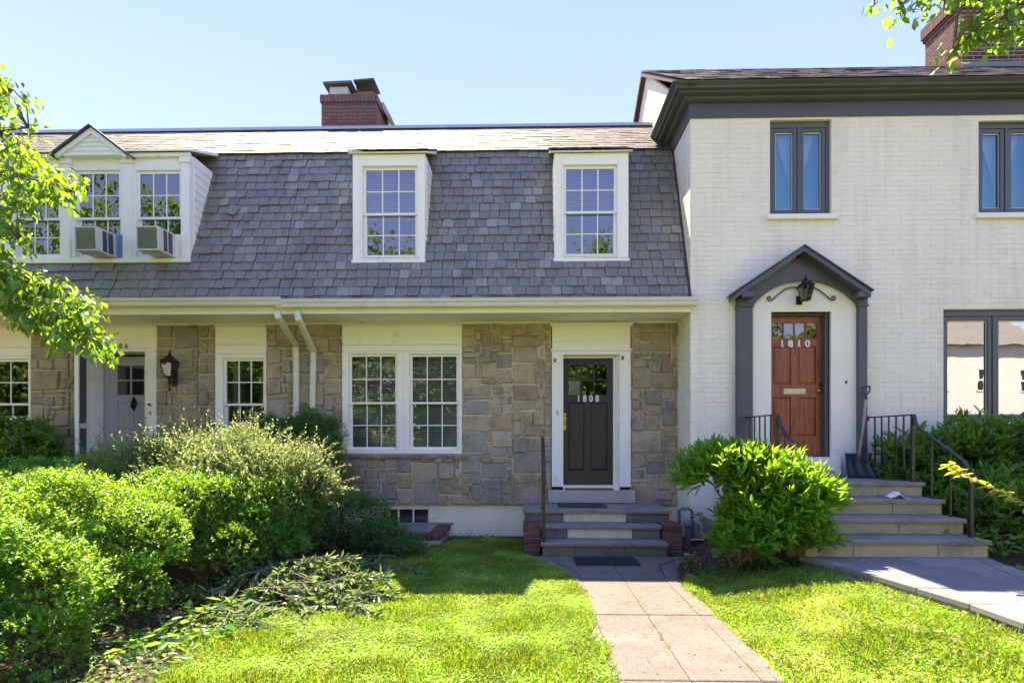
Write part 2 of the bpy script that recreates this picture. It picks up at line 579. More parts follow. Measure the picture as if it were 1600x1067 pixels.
def stone_material():
    m, t, n, l, b = nt('rubble_stone')
    r = rnd_per_piece(n, l)
    c = ramp(n, l, r, [(0, (.40, .365, .31)), (.14, (.54, .41, .265)), (.27, (.29, .285, .275)), (.4, (.58, .46, .32)), (.52, (.46, .335, .21)), (.64, (.34, .325, .29)), (.76, (.54, .47, .37)), (.88, (.40, .265, .165)), (1, (.62, .53, .40))])
    c = mix(n, l, c, (.52, .45, .35), maprange(n, l, tex(n, l, 15, 7, .75), .46, .72, 0, .6))
    c = mix(n, l, c, (.24, .16, .09), maprange(n, l, tex(n, l, 5, 5, .65), .52, .7, 0, .6))
    sp = n.new('ShaderNodeMath'); sp.operation = 'MULTIPLY'
    l.new(maprange(n, l, tex(n, l, 55, 7, .85), .46, .6, 0, 1), sp.inputs[0])
    l.new(maprange(n, l, tex(n, l, 3.2, 3), .4, .65, .15, .95), sp.inputs[1])
    c = mix(n, l, c, (.055, .055, .06), sp.outputs[0])
    l.new(c, b.inputs['Base Color'])
    b.inputs['Roughness'].default_value = .9
    bump(n, l, b, tex(n, l, 22, 9, .78), 1.0, .03)
    return m


M['stone'] = stone_material()


def wood_material():
    m, t, n, l, b = nt('varnished_mahogany')
    f = tex(n, l, 7, 5, .6, stretch=(6, 6, .35))
    c = ramp(n, l, f, [(0.3, (.14, .026, .010)), (.5, (.30, .066, .022)), (.7, (.40, .115, .038))])
    l.new(c, b.inputs['Base Color'])
    b.inputs['Roughness'].default_value = .35
    bump(n, l, b, f, .08, .003)
    return m


M['mahogany'] = wood_material()


def soil_material():
    m, t, n, l, b = nt('mulch_soil')
    c = ramp(n, l, tex(n, l, 9, 8, .75), [(.3, (.028, .019, .013)), (.5, (.065, .043, .03)), (.7, (.12, .085, .062))])
    c = mix(n, l, c, (.06, .085, .02), maprange(n, l, tex(n, l, .9, 3), .45, .6, 0, .35))
    l.new(c, b.inputs['Base Color'])
    b.inputs['Roughness'].default_value = .95
    bump(n, l, b, tex(n, l, 45, 8, .8), 1, .03)
    return m


M['soil'] = soil_material()
M['lawn'] = surf('lawn_thatch', (.22, .28, .045), (.28, .30, .06), 5, .95, 70, .8, .02, stain=(.14, .10, .05), sscale=4, slo=.58, shi=.72)
M['grass'] = leafmat('lawn_blades', (.12, .32, .05), (.29, .47, .075), (.75, .95, .07), .33, .5, .3, 2.2, (.5, 1.3))
M['boxwood'] = leafmat('boxwood_leaves', (.025, .14, .035), (.085, .28, .05), (.52, .86, .06), .42, .35, .5, 3.0, (.5, 1.25))
M['azalea'] = leafmat('azalea_leaves', (.085, .17, .05), (.22, .21, .13), (.50, .66, .20), .42, .4, .45, 2.5)
M['yew'] = leafmat('dark_shrub_leaves', (.03, .12, .035), (.065, .18, .05), (.26, .55, .07), .4, .35, .5, 2.0)
M['laurel'] = leafmat('laurel_leaves', (.035, .14, .03), (.085, .24, .04), (.50, .88, .06), .48, .25, .5, 1.6)
M['laurel_shaded'] = leafmat('shaded_laurel_leaves', (.03, .12, .03), (.07, .19, .04), (.36, .68, .05), .48, .25, .5, 1.6)  # copy of the laurel leaves with shade put into its darker colours
M['dogwood'] = leafmat('dogwood_leaves', (.035, .15, .04), (.085, .23, .05), (.48, .78, .06), .45, .4, .45, 1.0)
M['maple'] = leafmat('maple_leaves', (.045, .17, .04), (.10, .24, .05), (.45, .76, .08), .46, .45, .4, 1.0)
M['yellow_leaf'] = leafmat('yellow_green_leaves', (.40, .42, .04), (.55, .50, .06), (.95, .88, .10), .45, .4, .4, 1.0)
M['cut_leaf'] = leafmat('cut_branch_leaves', (.04, .11, .035), (.19, .26, .12), (.36, .54, .14), .35, .4, .5, 3)
M['weed'] = leafmat('weed_leaves', (.045, .16, .04), (.09, .23, .055), (.38, .70, .08), .45, .4, .4, 3)
M['dead_leaf'] = leafmat('dead_leaves', (.16, .10, .06), (.38, .28, .18), (.25, .16, .08), .25, .7, .2, 3)
M['far_leaf'] = leafmat('street_tree_leaves', (.09, .19, .03), (.17, .28, .04), (.3, .48, .05), .4, .4, .4, .4)


# ================================================================== SETTING
def make_ground():
    xs = np.concatenate([[-400, -150, -60, -30, -16], np.linspace(-11, 11, 89), [16, 30, 60, 150, 400]])
    ys = np.concatenate([[-400, -150, -60, -30, -12, -4], np.linspace(0, 10, 51), [14, 20, 40, 150, 500]])
    X, Y = np.meshgrid(xs, ys)
    P = np.stack([X, Y, np.zeros_like(X)], -1)
    near = (np.abs(X) < 12) & (Y > -1) & (Y < 11)
    Z = gz(X, Y) + np.where(near, (vnoise(P * 1.7) - .5) * .03 - .012, -.02)
    P[..., 2] = Z
    ny, nx = X.shape
    idx = np.arange(nx * ny).reshape(ny, nx)
    fs = np.stack([idx[:-1, :-1], idx[:-1, 1:], idx[1:, 1:], idx[1:, :-1]], -1).reshape(-1, 4)
    o = arr_obj('ground', P.reshape(-1, 3), fs, M['soil'], smooth=True)
    tag(o, kind='structure')


make_ground()


def poly_slab(name, poly, z0, z1, mat, parent, gap=.006):
    """Flat paving piece, outline shrunk a little for the joint, top edge chamfered."""
    c = Vector((sum(p[0] for p in poly) / len(poly), sum(p[1] for p in poly) / len(poly), 0))
    def shr(g):
        out = []
        for p in poly:
            d = Vector((p[0], p[1], 0)) - c
            k = max(0.0, 1 - g / max(d.length, 1e-6) * 1.3)
            out.append(c + d * k)
        return out
    n = len(poly)
    a, b = shr(gap), shr(gap + .006)
    vs = [(p.x, p.y, z0) for p in a] + [(p.x, p.y, z1 - .005) for p in a] + [(p.x, p.y, z1) for p in b]
    fs = [tuple(range(2 * n, 3 * n))]
    for i in range(n):
        j = (i + 1) % n
        fs += [(i, j, n + j, n + i), (n + i, n + j, 2 * n + j, 2 * n + i)]
    return build(MB().add(vs, fs), name, mat, parent)


# --- concrete path to the middle house
pb = MB()
pb.add([(.50, .5, -.03), (1.62, .5, -.03), (1.62, 6.0, -.03), (1.80, 6.8, -.03), (2.02, 7.33, -.03), (-.06, 7.33, -.03), (.28, 6.85, -.03), (.46, 6.1, -.03),
        (.50, .5, .004), (1.62, .5, .004), (1.62, 6.0, .004), (1.80, 6.8, .004), (2.02, 7.33, .004), (-.06, 7.33, .004), (.28, 6.85, .004), (.46, 6.1, .004)],
       [tuple(range(8, 16))] + [(i, (i + 1) % 8, 8 + (i + 1) % 8, 8 + i) for i in range(8)])
path = tag(build(pb, 'path', M['joint_soil'], origin=(1, 4, 0)), kind='structure')
rows = [(.6, .95), (.95, 2.25), (2.25, 3.58), (3.58, 4.91), (4.91, 6.19)]
for (ya, yb) in rows:
    for (xa, xb) in ((.50, .565), (.565, 1.02), (1.02, 1.47), (1.47, 1.62)):
        poly_slab('path_slab', [(xa, ya), (xb, ya), (xb, yb), (xa, yb)], -.02, .014 + rng.uniform(-.002, .002), M['concrete'], path, .006)
for pl in ([(.575, 6.19), (1.02, 6.19), (1.02, 7.33), (.24, 7.33), (.33, 7.0), (.47, 6.7), (.55, 6.45)],
           [(1.02, 6.19), (1.49, 6.19), (1.52, 6.5), (1.55, 6.8), (1.70, 7.0), (1.82, 7.15), (1.82, 7.33), (1.02, 7.33)],
           [(.46, 6.1), (.50, 6.19), (.565, 6.19), (.545, 6.45), (.46, 6.7), (.32, 7.0), (.23, 7.33), (-.06, 7.33), (.10, 7.05), (.30, 6.8), (.41, 6.5)],
           [(1.50, 6.19), (1.63, 6.19), (1.72, 6.6), (1.84, 6.9), (2.02, 7.33), (1.83, 7.33), (1.83, 7.14), (1.71, 6.98), (1.565, 6.79)]):
    poly_slab('path_slab', pl, -.02, .014, M['concrete'], path, .004)

# --- flagstone walk to the white house
WZ = .275
wb = MB()
wpoly = [(3.44, 1.0), (4.48, 1.0), (4.50, 4.4), (4.62, 5.25), (4.88, 6.14), (2.93, 6.14), (3.08, 5.75), (3.24, 5.2), (3.42, 4.3)]
wb.add([(x, y, .0) for x, y in wpoly] + [(x, y, WZ - .035) for x, y in wpoly],
       [tuple(range(9, 18))] + [(i, (i + 1) % 9, 9 + (i + 1) % 9, 9 + i) for i in range(9)])
walk = tag(build(wb, 'walk', M['riser_sand'], origin=(4, 4, 0)), kind='structure')


def wedge(y, side):
    L = [(6.14, 2.93), (5.75, 3.08), (5.2, 3.24), (4.3, 3.42), (1.0, 3.44)]
    Rr = [(6.14, 4.88), (5.25, 4.62), (4.4, 4.50), (1.0, 4.48)]
    t = L if side == 'l' else Rr
    return float(np.interp(-y, [-a for a, _ in t], [b for _, b in t]))


yk = [6.14, 5.72, 5.30, 4.86, 4.40, 3.95, 3.45, 2.9, 2.3]
for i in range(len(yk) - 1):
    a, b = yk[i], yk[i + 1]
    la, lb, ra, rb = wedge(a, 'l') - .025, wedge(b, 'l') - .025, wedge(a, 'r') + .02, wedge(b, 'r') + .02
    ea, eb = la + .2, lb + .2
    cuts = [(ea, eb)]
    if i % 3 != 2:
        fr = (.5, .72, .36)[i % 3]
        cuts.append((ea + (ra - .18 - ea) * fr, eb + (rb - .18 - eb) * fr))
    cuts.append((ra - .18, rb - .18))
    ps = [(la, lb)] + cuts + [(ra, rb)]
    for j in range(len(ps) - 1):
        poly_slab('flagstone', [(ps[j][1], b), (ps[j + 1][1], b), (ps[j + 1][0], a), (ps[j][0], a)], WZ - .045, WZ + rng.uniform(-.003, .003), M['flag'], walk, .005)


# ================================================================== HOUSE BUILDERS
YW, YV = 8.93, 8.22            # stone wall plane, white wall plane
XP, XV = -3.70, 2.335          # party line 1806/1808, side of the white house
XL, XR = -10.6, 10.2
ZST = wz(789, YW)              # foot of the stonework
ZSO = 3.38                     # soffit


def wall_face(mb, x0, x1, z0, z1, holes, Y, depth):
    """Front sheet with openings plus the reveals of the openings."""
    xs = sorted({x0, x1, *[min(max(h[0], x0), x1) for h in holes], *[min(max(h[1], x0), x1) for h in holes]})
    zs = sorted({z0, z1, *[min(max(h[2], z0), z1) for h in holes], *[min(max(h[3], z0), z1) for h in holes]})
    def inh(x, z):
        return any(h[0] < x < h[1] and h[2] < z < h[3] for h in holes)
    for i in range(len(xs) - 1):
        for j in range(len(zs) - 1):
            a, b, c, d = xs[i], xs[i + 1], zs[j], zs[j + 1]
            if b - a < 1e-6 or d - c < 1e-6 or inh((a + b) / 2, (c + d) / 2):
                continue
            mb.add([(a, Y, c), (b, Y, c), (b, Y, d), (a, Y, d)], [(0, 1, 2, 3)])
    for h in holes:
        a, b, c, d = h[:4]
        e = Y + depth
        mb.add([(a, Y, c), (b, Y, c), (b, e, c), (a, e, c)], [(0, 1, 2, 3)])
        mb.add([(a, Y, d), (b, Y, d), (b, e, d), (a, e, d)], [(3, 2, 1, 0)])
        mb.add([(a, Y, c), (a, Y, d), (a, e, d), (a, e, c)], [(3, 2, 1, 0)])
        mb.add([(b, Y, c), (b, Y, d), (b, e, d), (b, e, c)], [(0, 1, 2, 3)])
    return mb


def prismx(mb, poly, x0, x1):
    """poly: (y,z) outline; extruded along x."""
    n = len(poly)
    vs = [(x0, y, z) for y, z in poly] + [(x1, y, z) for y, z in poly]
    fs = [tuple(range(n)), tuple(reversed(range(n, 2 * n)))]
    for i in range(n):
        j = (i + 1) % n
        fs.append((j, i, n + i, n + j))
    return mb.add(vs, fs)


def frame4(mb, x0, x1, z0, z1, y0, y1, l, r, t, b):
    """Rectangular frame around the opening x0..x1, z0..z1 (member widths l r t b outwards)."""
    mb.bbox(x0 - l, x0, y0, y1, z0 - b, z1 + t)
    mb.bbox(x1, x1 + r, y0, y1, z0 - b, z1 + t)
    mb.bbox(x0, x1, y0 + .002, y1, z1, z1 + t)
    mb.bbox(x0, x1, y0 + .002, y1, z0 - b, z0)
    return mb


def sash(win, x0, x1, z0, z1, Y, cols, rws, mat, glass, stile=.04, top=.04, bot=.05, tag_=None):
    f = frame4(MB(), x0 + stile, x1 - stile, z0 + bot, z1 - top, Y, Y + .035, stile, stile, top, bot)
    build(f, 'sash', mat, win)
    gx0, gx1, gz0, gz1 = x0 + stile, x1 - stile, z0 + bot, z1 - top
    mw = .018
    for i in range(1, cols):
        x = gx0 + (gx1 - gx0) * i / cols
        build(MB().bbox(x - mw / 2, x + mw / 2, Y + .006, Y + .03, gz0, gz1), 'muntin', mat, win)
    for j in range(1, rws):
        z = gz0 + (gz1 - gz0) * j / rws
        build(MB().bbox(gx0, gx1, Y + .0075, Y + .0285, z - mw / 2, z + mw / 2), 'muntin', mat, win)
    for i in range(cols):
        for j in range(rws):
            a = gx0 + (gx1 - gx0) * i / cols
            b = gx0 + (gx1 - gx0) * (i + 1) / cols
            c = gz0 + (gz1 - gz0) * j / rws
            d = gz0 + (gz1 - gz0) * (j + 1) / rws
            tl = rng.uniform(-.0016, .0016, 2)
            y = Y + .018
            build(MB().add([(a, y + tl[0], c), (b, y - tl[0], c), (b, y - tl[0] + tl[1], d), (a, y + tl[0] + tl[1], d)], [(0, 1, 2, 3)]), 'pane', glass, win)


def blind(win, x0, x1, z0, z1, Y, pitch=.026, tilt=.0095, name='blind'):
    mb = MB()
    z = z0
    while z < z1:
        mb.add([(x0, Y, z - tilt), (x1, Y, z - tilt), (x1, Y + .018, z + tilt), (x0, Y + .018, z + tilt)], [(0, 1, 2, 3)])
        z += pitch
    return build(mb, name, M['blind'], win)


def double_hung(house, op, Y, cas=(.09, .09, .09, .05), cols=3, proud=.022, rec=.02, mat='vinyl', casmat='trim', blinds=None, meet=None, up_rows=2, lo_rows=2, glass='glass', stile=.04):
    """Opening op=(x0,x1,z0,z1); casing around it is the part, sashes/muntins/panes its sub-parts."""
    x0, x1, z0, z1 = op
    mb = frame4(MB(), x0, x1, z0, z1, Y - proud, Y + .12, *cas)
    win = build(mb, 'window', M[casmat], house)
    zm = (z0 + z1) / 2 if meet is None else meet
    sash(win, x0, x1, zm - .02, z1, Y + rec, cols, up_rows, M[mat], M[glass], stile=stile, top=.04, bot=.035)
    sash(win, x0, x1, z0, zm + .02, Y + rec + .037, cols, lo_rows, M[mat], M[glass], stile=stile, top=.035, bot=.05)
    if blinds:
        blind(win, x0 + .03, x1 - .03, blinds[0], blinds[1], Y + .14)
    return win


# ---- coursed rubble
def rubble(wall, x0, x1, z0, z1, holes, Y, seed, u=.084):
    r = np.random.default_rng(seed)
    nx, nz = int(round((x1 - x0) / u)), int(round((z1 - z0) / u))
    ux, uz = (x1 - x0) / nx, (z1 - z0) / nz
    occ = np.zeros((nz, nx), bool)
    for j in range(nz):
        for i in range(nx):
            cx, cz = x0 + (i + .5) * ux, z0 + (j + .5) * uz
            if any(h[0] < cx < h[1] and h[2] < cz < h[3] for h in holes):
                occ[j, i] = True
    cand = [(5, 4), (5, 3), (4, 4), (4, 3), (6, 4), (4, 2), (3, 3), (5, 2), (3, 2), (2, 3), (6, 3), (2, 2), (3, 1), (2, 1), (1, 2), (4, 1)]
    wts = np.array([8, 10, 6, 10, 3, 7, 8, 5, 7, 4, 4, 5, 3, 1.5, 1.2, 2])
    n = 0
    for j in range(nz):
        for i in range(nx):
            if occ[j, i]:
                continue
            order = r.choice(len(cand), len(cand), replace=False, p=wts / wts.sum())
            w, h = 1, 1
            for k in order:
                cw, ch = cand[k]
                if i + cw <= nx and j + ch <= nz and not occ[j:j + ch, i:i + cw].any():
                    w, h = cw, ch
                    break
            occ[j:j + h, i:i + w] = True
            a, b, c, d = x0 + i * ux, x0 + (i + w) * ux, z0 + j * uz, z0 + (j + h) * uz
            # a stone next to an opening runs up to its real edge
            for hh in holes:
                if c < hh[3] and d > hh[2]:
                    if abs(a - hh[1]) < ux * .75: a = hh[1]
                    if abs(b - hh[0]) < ux * .75: b = hh[0]
                if a < hh[1] and b > hh[0]:
                    if abs(c - hh[3]) < uz * .75: c = hh[3]
                    if abs(d - hh[2]) < uz * .75: d = hh[2]
            if b - a < .03 or d - c < .03:
                continue
            g = r.uniform(.006, .013)
            a, b, c, d = a + g, b - g, c + g, d - g
            jt = lambda: r.uniform(-.010, .010)
            pr = r.uniform(.016, .044)
            q = [(a + jt(), c + jt()), (b + jt(), c + jt()), (b + jt(), d + jt()), (a + jt(), d + jt())]
            # outline with cut corners, back ring, front ring and a slightly domed face
            ring = []
            for k in range(4):
                p, nx_ = Vector(q[k] + (0,)), Vector(q[(k + 1) % 4] + (0,))
                e = (nx_ - p)
                cut = min(.02, e.length * .2) * r.uniform(.4, 1)
                ring += [p + e.normalized() * cut, p + e * .5 + Vector((jt(), jt(), 0)) * .7, nx_ - e.normalized() * cut]
            m_ = len(ring)
            cc = sum(ring, Vector()) / m_
            vs = [(p.x, Y + .012, p.y) for p in ring]
            vs += [(p.x, Y - pr * .45, p.y) for p in ring]
            vs += [(cc.x + (p.x - cc.x) * (1 - .012 / max(.03, (p - cc).length)), Y - pr - r.uniform(-.003, .003),
                    cc.y + (p.y - cc.y) * (1 - .012 / max(.03, (p - cc).length))) for p in ring]
            vs.append((cc.x + jt(), Y - pr - r.uniform(.0, .006), cc.y + jt()))
            fs = []
            for k in range(m_):
                l_ = (k + 1) % m_
                fs += [(k, l_, m_ + l_, m_ + k), (m_ + k, m_ + l_, 2 * m_ + l_, 2 * m_ + k), (2 * m_ + k, 2 * m_ + l_, 3 * m_)]
            build(MB().add(vs, fs), 'stone', M['stone'], wall)
            n += 1
    return n


# ---- slates
B_ = Vector((0, 8.17, 3.50))
T_ = Vector((0, 9.20, 6.22))


def slope_rows(B, T, nrows):
    L = (T - B).length
    s = (T - B).normalized()
    n = Vector((0, -s.z, s.y))
    return s, n, L, L / nrows


def slate_mesh(w, h, seed):
    r = np.random.default_rng(seed)
    c1, c2 = r.uniform(.003, .02), r.uniform(.003, .02)
    j = lambda k: float(r.uniform(-k, k))
    out = [(-w / 2 + c1, j(.004)), (j(.02), j(.004)), (w / 2 - c2, j(.004)), (w / 2, c2), (w / 2 + j(.002), h), (-w / 2 + j(.002), h), (-w / 2, c1)]
    n = len(out)
    vs, fs = [], []
    for x, y in out:
        vs.append((x, y, .016 - .012 * y / h))
    for x, y in out:
        vs.append((x, y, .029 - .018 * y / h))
    fs.append(tuple(range(n, 2 * n)))
    for i in range(n):
        k = (i + 1) % n
        fs.append((i, k, n + k, n + i))
    me = bpy.data.meshes.new('slate')
    me.from_pydata(vs, [], fs)
    me.materials.append(M['slate'])
    return me, np.array(vs), fs


SLATES = [slate_mesh(w, .185, 100 + i) for i, w in enumerate((.17, .175, .18, .185, .19, .165, .178, .182))]


def lay_slates(roof, x0, x1, B, T, nrows, holes, rmax, seed, mat, wscale=1.0):
    """Rows of slates; the rmax lowest ones are parts, the rest one joined part."""
    r = np.random.default_rng(seed)
    s, nn, L, ex = slope_rows(B, T, nrows)
    rot = Matrix((Vector((1, 0, 0)), s, nn)).transposed().to_euler()
    Rm = np.array(Matrix((Vector((1, 0, 0)), s, nn)).transposed())
    cnt = 0
    V, Fc, off = [], [], 0
    for k in range(nrows):
        x = x0 + (r.uniform(-.02, .0) if k % 2 == 0 else r.uniform(-.11, -.08))
        while x < x1:
            i = int(r.integers(len(SLATES)))
            me, vs, fs = SLATES[i]
            w = .164 * wscale * (1 + r.uniform(-.14, .14))
            xc = x + w / 2
            xa, xb = max(x, x0), min(x + w, x1)
            x += w
            pos = B + s * (k * ex + r.uniform(-.007, .007))
            zc = pos.z + ex * s.z * .5
            for h_ in holes:                                  # cut to the cheek of a dormer
                if h_[2] - .02 < zc < h_[3] + .01:
                    if xa < h_[0] < xb: xb = h_[0] + .004
                    elif xa < h_[1] < xb: xa = h_[1] - .004
                    elif h_[0] <= xa and xb <= h_[1]: xb = xa
            if xb - xa < .014:
                continue
            xc = (xa + xb) / 2
            sx = (xb - xa - .007) / .1795
            pos = Vector((xc, pos.y, pos.z))
            rz = r.normal(0, .012)
            tilt = r.uniform(-.003, .010)
            if cnt < rmax:
                o = bpy.data.objects.new('slate', me)
                link(o, roof, pos + nn * tilt)
                o.rotation_euler = (Matrix((Vector((1, 0, 0)), s, nn)).transposed() @ Matrix.Rotation(rz, 3, 'Z')).to_euler()
                o.scale = (sx * .1795 / (vs[:, 0].max() - vs[:, 0].min()), 1, 1)
                cnt += 1
            else:
                p = vs.copy()
                p[:, 0] *= sx * .1795 / (vs[:, 0].max() - vs[:, 0].min())
                c, s_ = math.cos(rz), math.sin(rz)
                p = np.stack([p[:, 0] * c - p[:, 1] * s_, p[:, 0] * s_ + p[:, 1] * c, p[:, 2] + tilt], 1)
                p = p @ Rm.T + np.array(pos)
                V.append(p)
                Fc += [tuple(q + off for q in f) for f in fs]
                off += len(p)
    if V:
        mb = MB()
        mb.v = [tuple(q) for q in np.concatenate(V)]
        mb.f = Fc
        o = build(mb, 'slate_field', mat, roof)
        tag(o, kind='stuff')


def digit_mesh(ch, size, bold=.0, depth=.008, serif=False):
    cu = bpy.data.curves.new('digit', 'FONT')
    cu.body = ch
    cu.size = size
    cu.extrude = depth / 2
    cu.offset = bold
    cu.align_x = 'CENTER'
    ob = bpy.data.objects.new('digit_curve', cu)
    me = bpy.data.meshes.new_from_object(ob)
    me.name = 'digit'
    bpy.data.objects.remove(ob)
    bpy.data.curves.remove(cu)
    if serif and ch == '1':
        mb = MB()
        for v in me.vertices: mb.v.append(tuple(v.co))
        for p in me.polygons: mb.f.append(tuple(p.vertices))
        xs = [v[0] for v in mb.v]
        xc = (max(xs) * .75 + min(xs) * .25)
        mb.box(xc - size * .17, xc + size * .17, 0, size * .10, -depth / 2, depth / 2)
        me2 = mb.mesh('digit')
        bpy.data.meshes.remove(me)
        me = me2
    return me


def digits(parent, text, x0, x1, zc, Y, size, mat, bold=0., serif=False, wide=1.0):
    for i, ch in enumerate(text):
        me = digit_mesh(ch, size, bold, .008, serif)
        me.materials.append(mat)
        x = x0 + (x1 - x0) * (i + .5) / len(text)
        o = bpy.data.objects.new('digit', me)
        link(o, parent, (x, Y, zc - size * .35))
        o.rotation_euler = (R(90), 0, 0)
        o.scale = (wide, 1, 1)


def skip_none(*a):
    return False


def mansard_Y(z):
    return B_.y + (z - B_.z) * (T_.y - B_.y) / (T_.z - B_.z)


def mansard_deck(mb, x0, x1, holes):
    """Boarded slope under the slates, open behind the dormers (holes in x,z)."""
    xs = sorted({x0, x1, *[h[0] for h in holes], *[h[1] for h in holes]})
    zs = sorted({B_.z, T_.z, *[h[2] for h in holes], *[h[3] for h in holes]})
    for i in range(len(xs) - 1):
        for j in range(len(zs) - 1):
            a, b, c, d = xs[i], xs[i + 1], zs[j], zs[j + 1]
            if any(h[0] < (a + b) / 2 < h[1] and h[2] < (c + d) / 2 < h[3] for h in holes):
                continue
            mb.add([(a, mansard_Y(c), c), (b, mansard_Y(c), c), (b, mansard_Y(d), d), (a, mansard_Y(d), d)], [(0, 1, 2, 3)])


YD = 8.43                        # dormer fronts
ZR, YR = 7.46, 10.80             # top of the upper roof
TOP = Vector((0, YR, ZR))


def dormer_shell(house, x0, x1, z0, z1, casing_op, roof_over=.055, clap=True):
    """Dormer body: front casing with an opening, two cheeks, flared slate cap."""
    mb = MB()
    a, b, c, d = casing_op
    # front board frame
    frame4(mb, a, b, c, d, YD, YD + .10, a - x0, x1 - b, z1 - d, c - z0)
    # cheeks behind the frame
    for xa, xb in ((x0 + .004, x0 + .03), (x1 - .03, x1 - .004)):
        yb, yt = mansard_Y(z0) + .05, mansard_Y(z1) + .1
        prismx(mb, [(YD + .10, z0), (yb + .06, z0), (yt, z1), (YD + .10, z1)], xa, xb)
    # backband moulding
    frame4(mb, a, b, c, d, YD - .018, YD, .028, .028, .028, .0)
    mb.bbox(x0 - .012, x1 + .012, YD - .03, YD - .001, z0 - .002, z0 + .045)
    dm = build(mb, 'dormer', M['trim'], house)
    cap = MB()
    prismx(cap, [(YD - .055, z1 + .0), (YD - .055, z1 + .010), (T_.y + .02, T_.z + .035), (T_.y + .02, T_.z - .02), (YD - .02, z1 - .0)], x0 - roof_over, x1 + roof_over)
    build(cap, 'dormer_roof', M['trim'], dm)
    # little slates on the cap
    sb = MB()
    s = (Vector((0, T_.y, T_.z + .035)) - Vector((0, YD - .055, z1 + .022)))
    for k in range(6):
        y0 = YD - .075 + s.y * k / 6
        zz = z1 + .026 + s.z * k / 6
        x = x0 - roof_over - .015
        while x < x1 + roof_over:
            w = rng.uniform(.12, .2)
            xe = min(x + w, x1 + roof_over + .015)
            j = rng.uniform(-.012, .012)
            sb.add([(x, y0 + j, zz), (xe - .004, y0 + j, zz), (xe - .004, y0 + .17, zz + .07), (x, y0 + .17, zz + .07),
                    (x, y0 + j, zz + .014), (xe - .004, y0 + j, zz + .014), (xe - .004, y0 + .17, zz + .078), (x, y0 + .17, zz + .078)],
                   [(4, 5, 6, 7), (0, 1, 5, 4), (3, 0, 4, 7), (1, 2, 6, 5)])
            x += w
    tag(build(sb, 'dormer_slates', M['slate_top'], dm), kind='stuff')
    return dm


def clapboards(dm, x, z0, z1, side, n, y0=None):
    """Horizontal boards on a dormer cheek; side=+1 faces +x."""
    for k in range(n):
        a = z0 + (z1 - z0) * k / n
        b = z0 + (z1 - z0) * (k + 1) / n + .01
        ya, yb = mansard_Y(a) + .02, mansard_Y(b) + .02
        ys = YD + .10 if y0 is None else y0
        if ya - ys < .03:
            ya = ys + .03
        t0, t1 = x + side * .020, x + side * .006
        mb = MB().add([(t0, ys, a), (t0, ya, a), (t1, yb, b), (t1, ys, b), (x - side * .004, ys, a), (x - side * .004, ya, a), (x - side * .004, yb, b), (x - side * .004, ys, b)],
                      [(0, 1, 2, 3), (4, 7, 6, 5), (0, 4, 5, 1), (1, 5, 6, 2), (0, 3, 7, 4)])
        build(mb, 'clapboard', M['trim'], dm)


def dormer_sashes(dm, op, meet, cols=3, glass='glass', blinds=None, rec=.03):
    x0, x1, z0, z1 = op
    sash(dm, x0, x1, meet - .02, z1, YD + rec, cols, 2, M['vinyl'], M[glass], stile=.045, top=.045, bot=.035)
    sash(dm, x0, x1, z0, meet + .02, YD + rec + .037, cols, 2, M['vinyl'], M[glass], stile=.05, top=.035, bot=.055)
    if blinds:
        blind(dm, x0 + .02, x1 - .02, blinds[0], blinds[1], YD + .16)


def interior(house, x0, x1, y0, y1, z0, z1, mat='room', front=None):
    """Room: floor, ceiling, side and back walls, open to the front."""
    mb = MB().add([(x0, y0, z0), (x1, y0, z0), (x1, y1, z0), (x0, y1, z0), (x0, y0, z1), (x1, y0, z1), (x1, y1, z1), (x0, y1, z1)],
                  [(0, 1, 2, 3), (7, 6, 5, 4), (2, 6, 7, 3), (0, 3, 7, 4), (1, 5, 6, 2)])
    build(mb, 'room', M[mat], house)


def gutter(house, x0, x1, Y, z, mat='gutter', name='gutter', h=.115, d=.125, endc=True):
    mb = MB()
    prof = [(Y + d, z), (Y + .045, z), (Y + .03, z + .02), (Y + .022, z + .055), (Y + .004, z + .075), (Y, z + h - .012), (Y - .006, z + h - .01), (Y - .006, z + h), (Y + .012, z + h), (Y + .016, z + h - .03), (Y + d, z + h - .03)]
    prismx(mb, prof, x0, x1)
    g = build(mb, name, M[mat], house)
    x = x0 + 1.3
    while x < x1 - .4:                                   # lapped seams and hangers
        s = MB()
        prismx(s, [(y - .003, zz - .002) for y, zz in prof[1:8]] + [(Y + .006, z + h + .002), (Y + .05, z + h - .02)], x, x + .045)
        build(s, 'gutter_seam', M[mat], g)
        x += rng.uniform(1.9, 2.7)
    return g


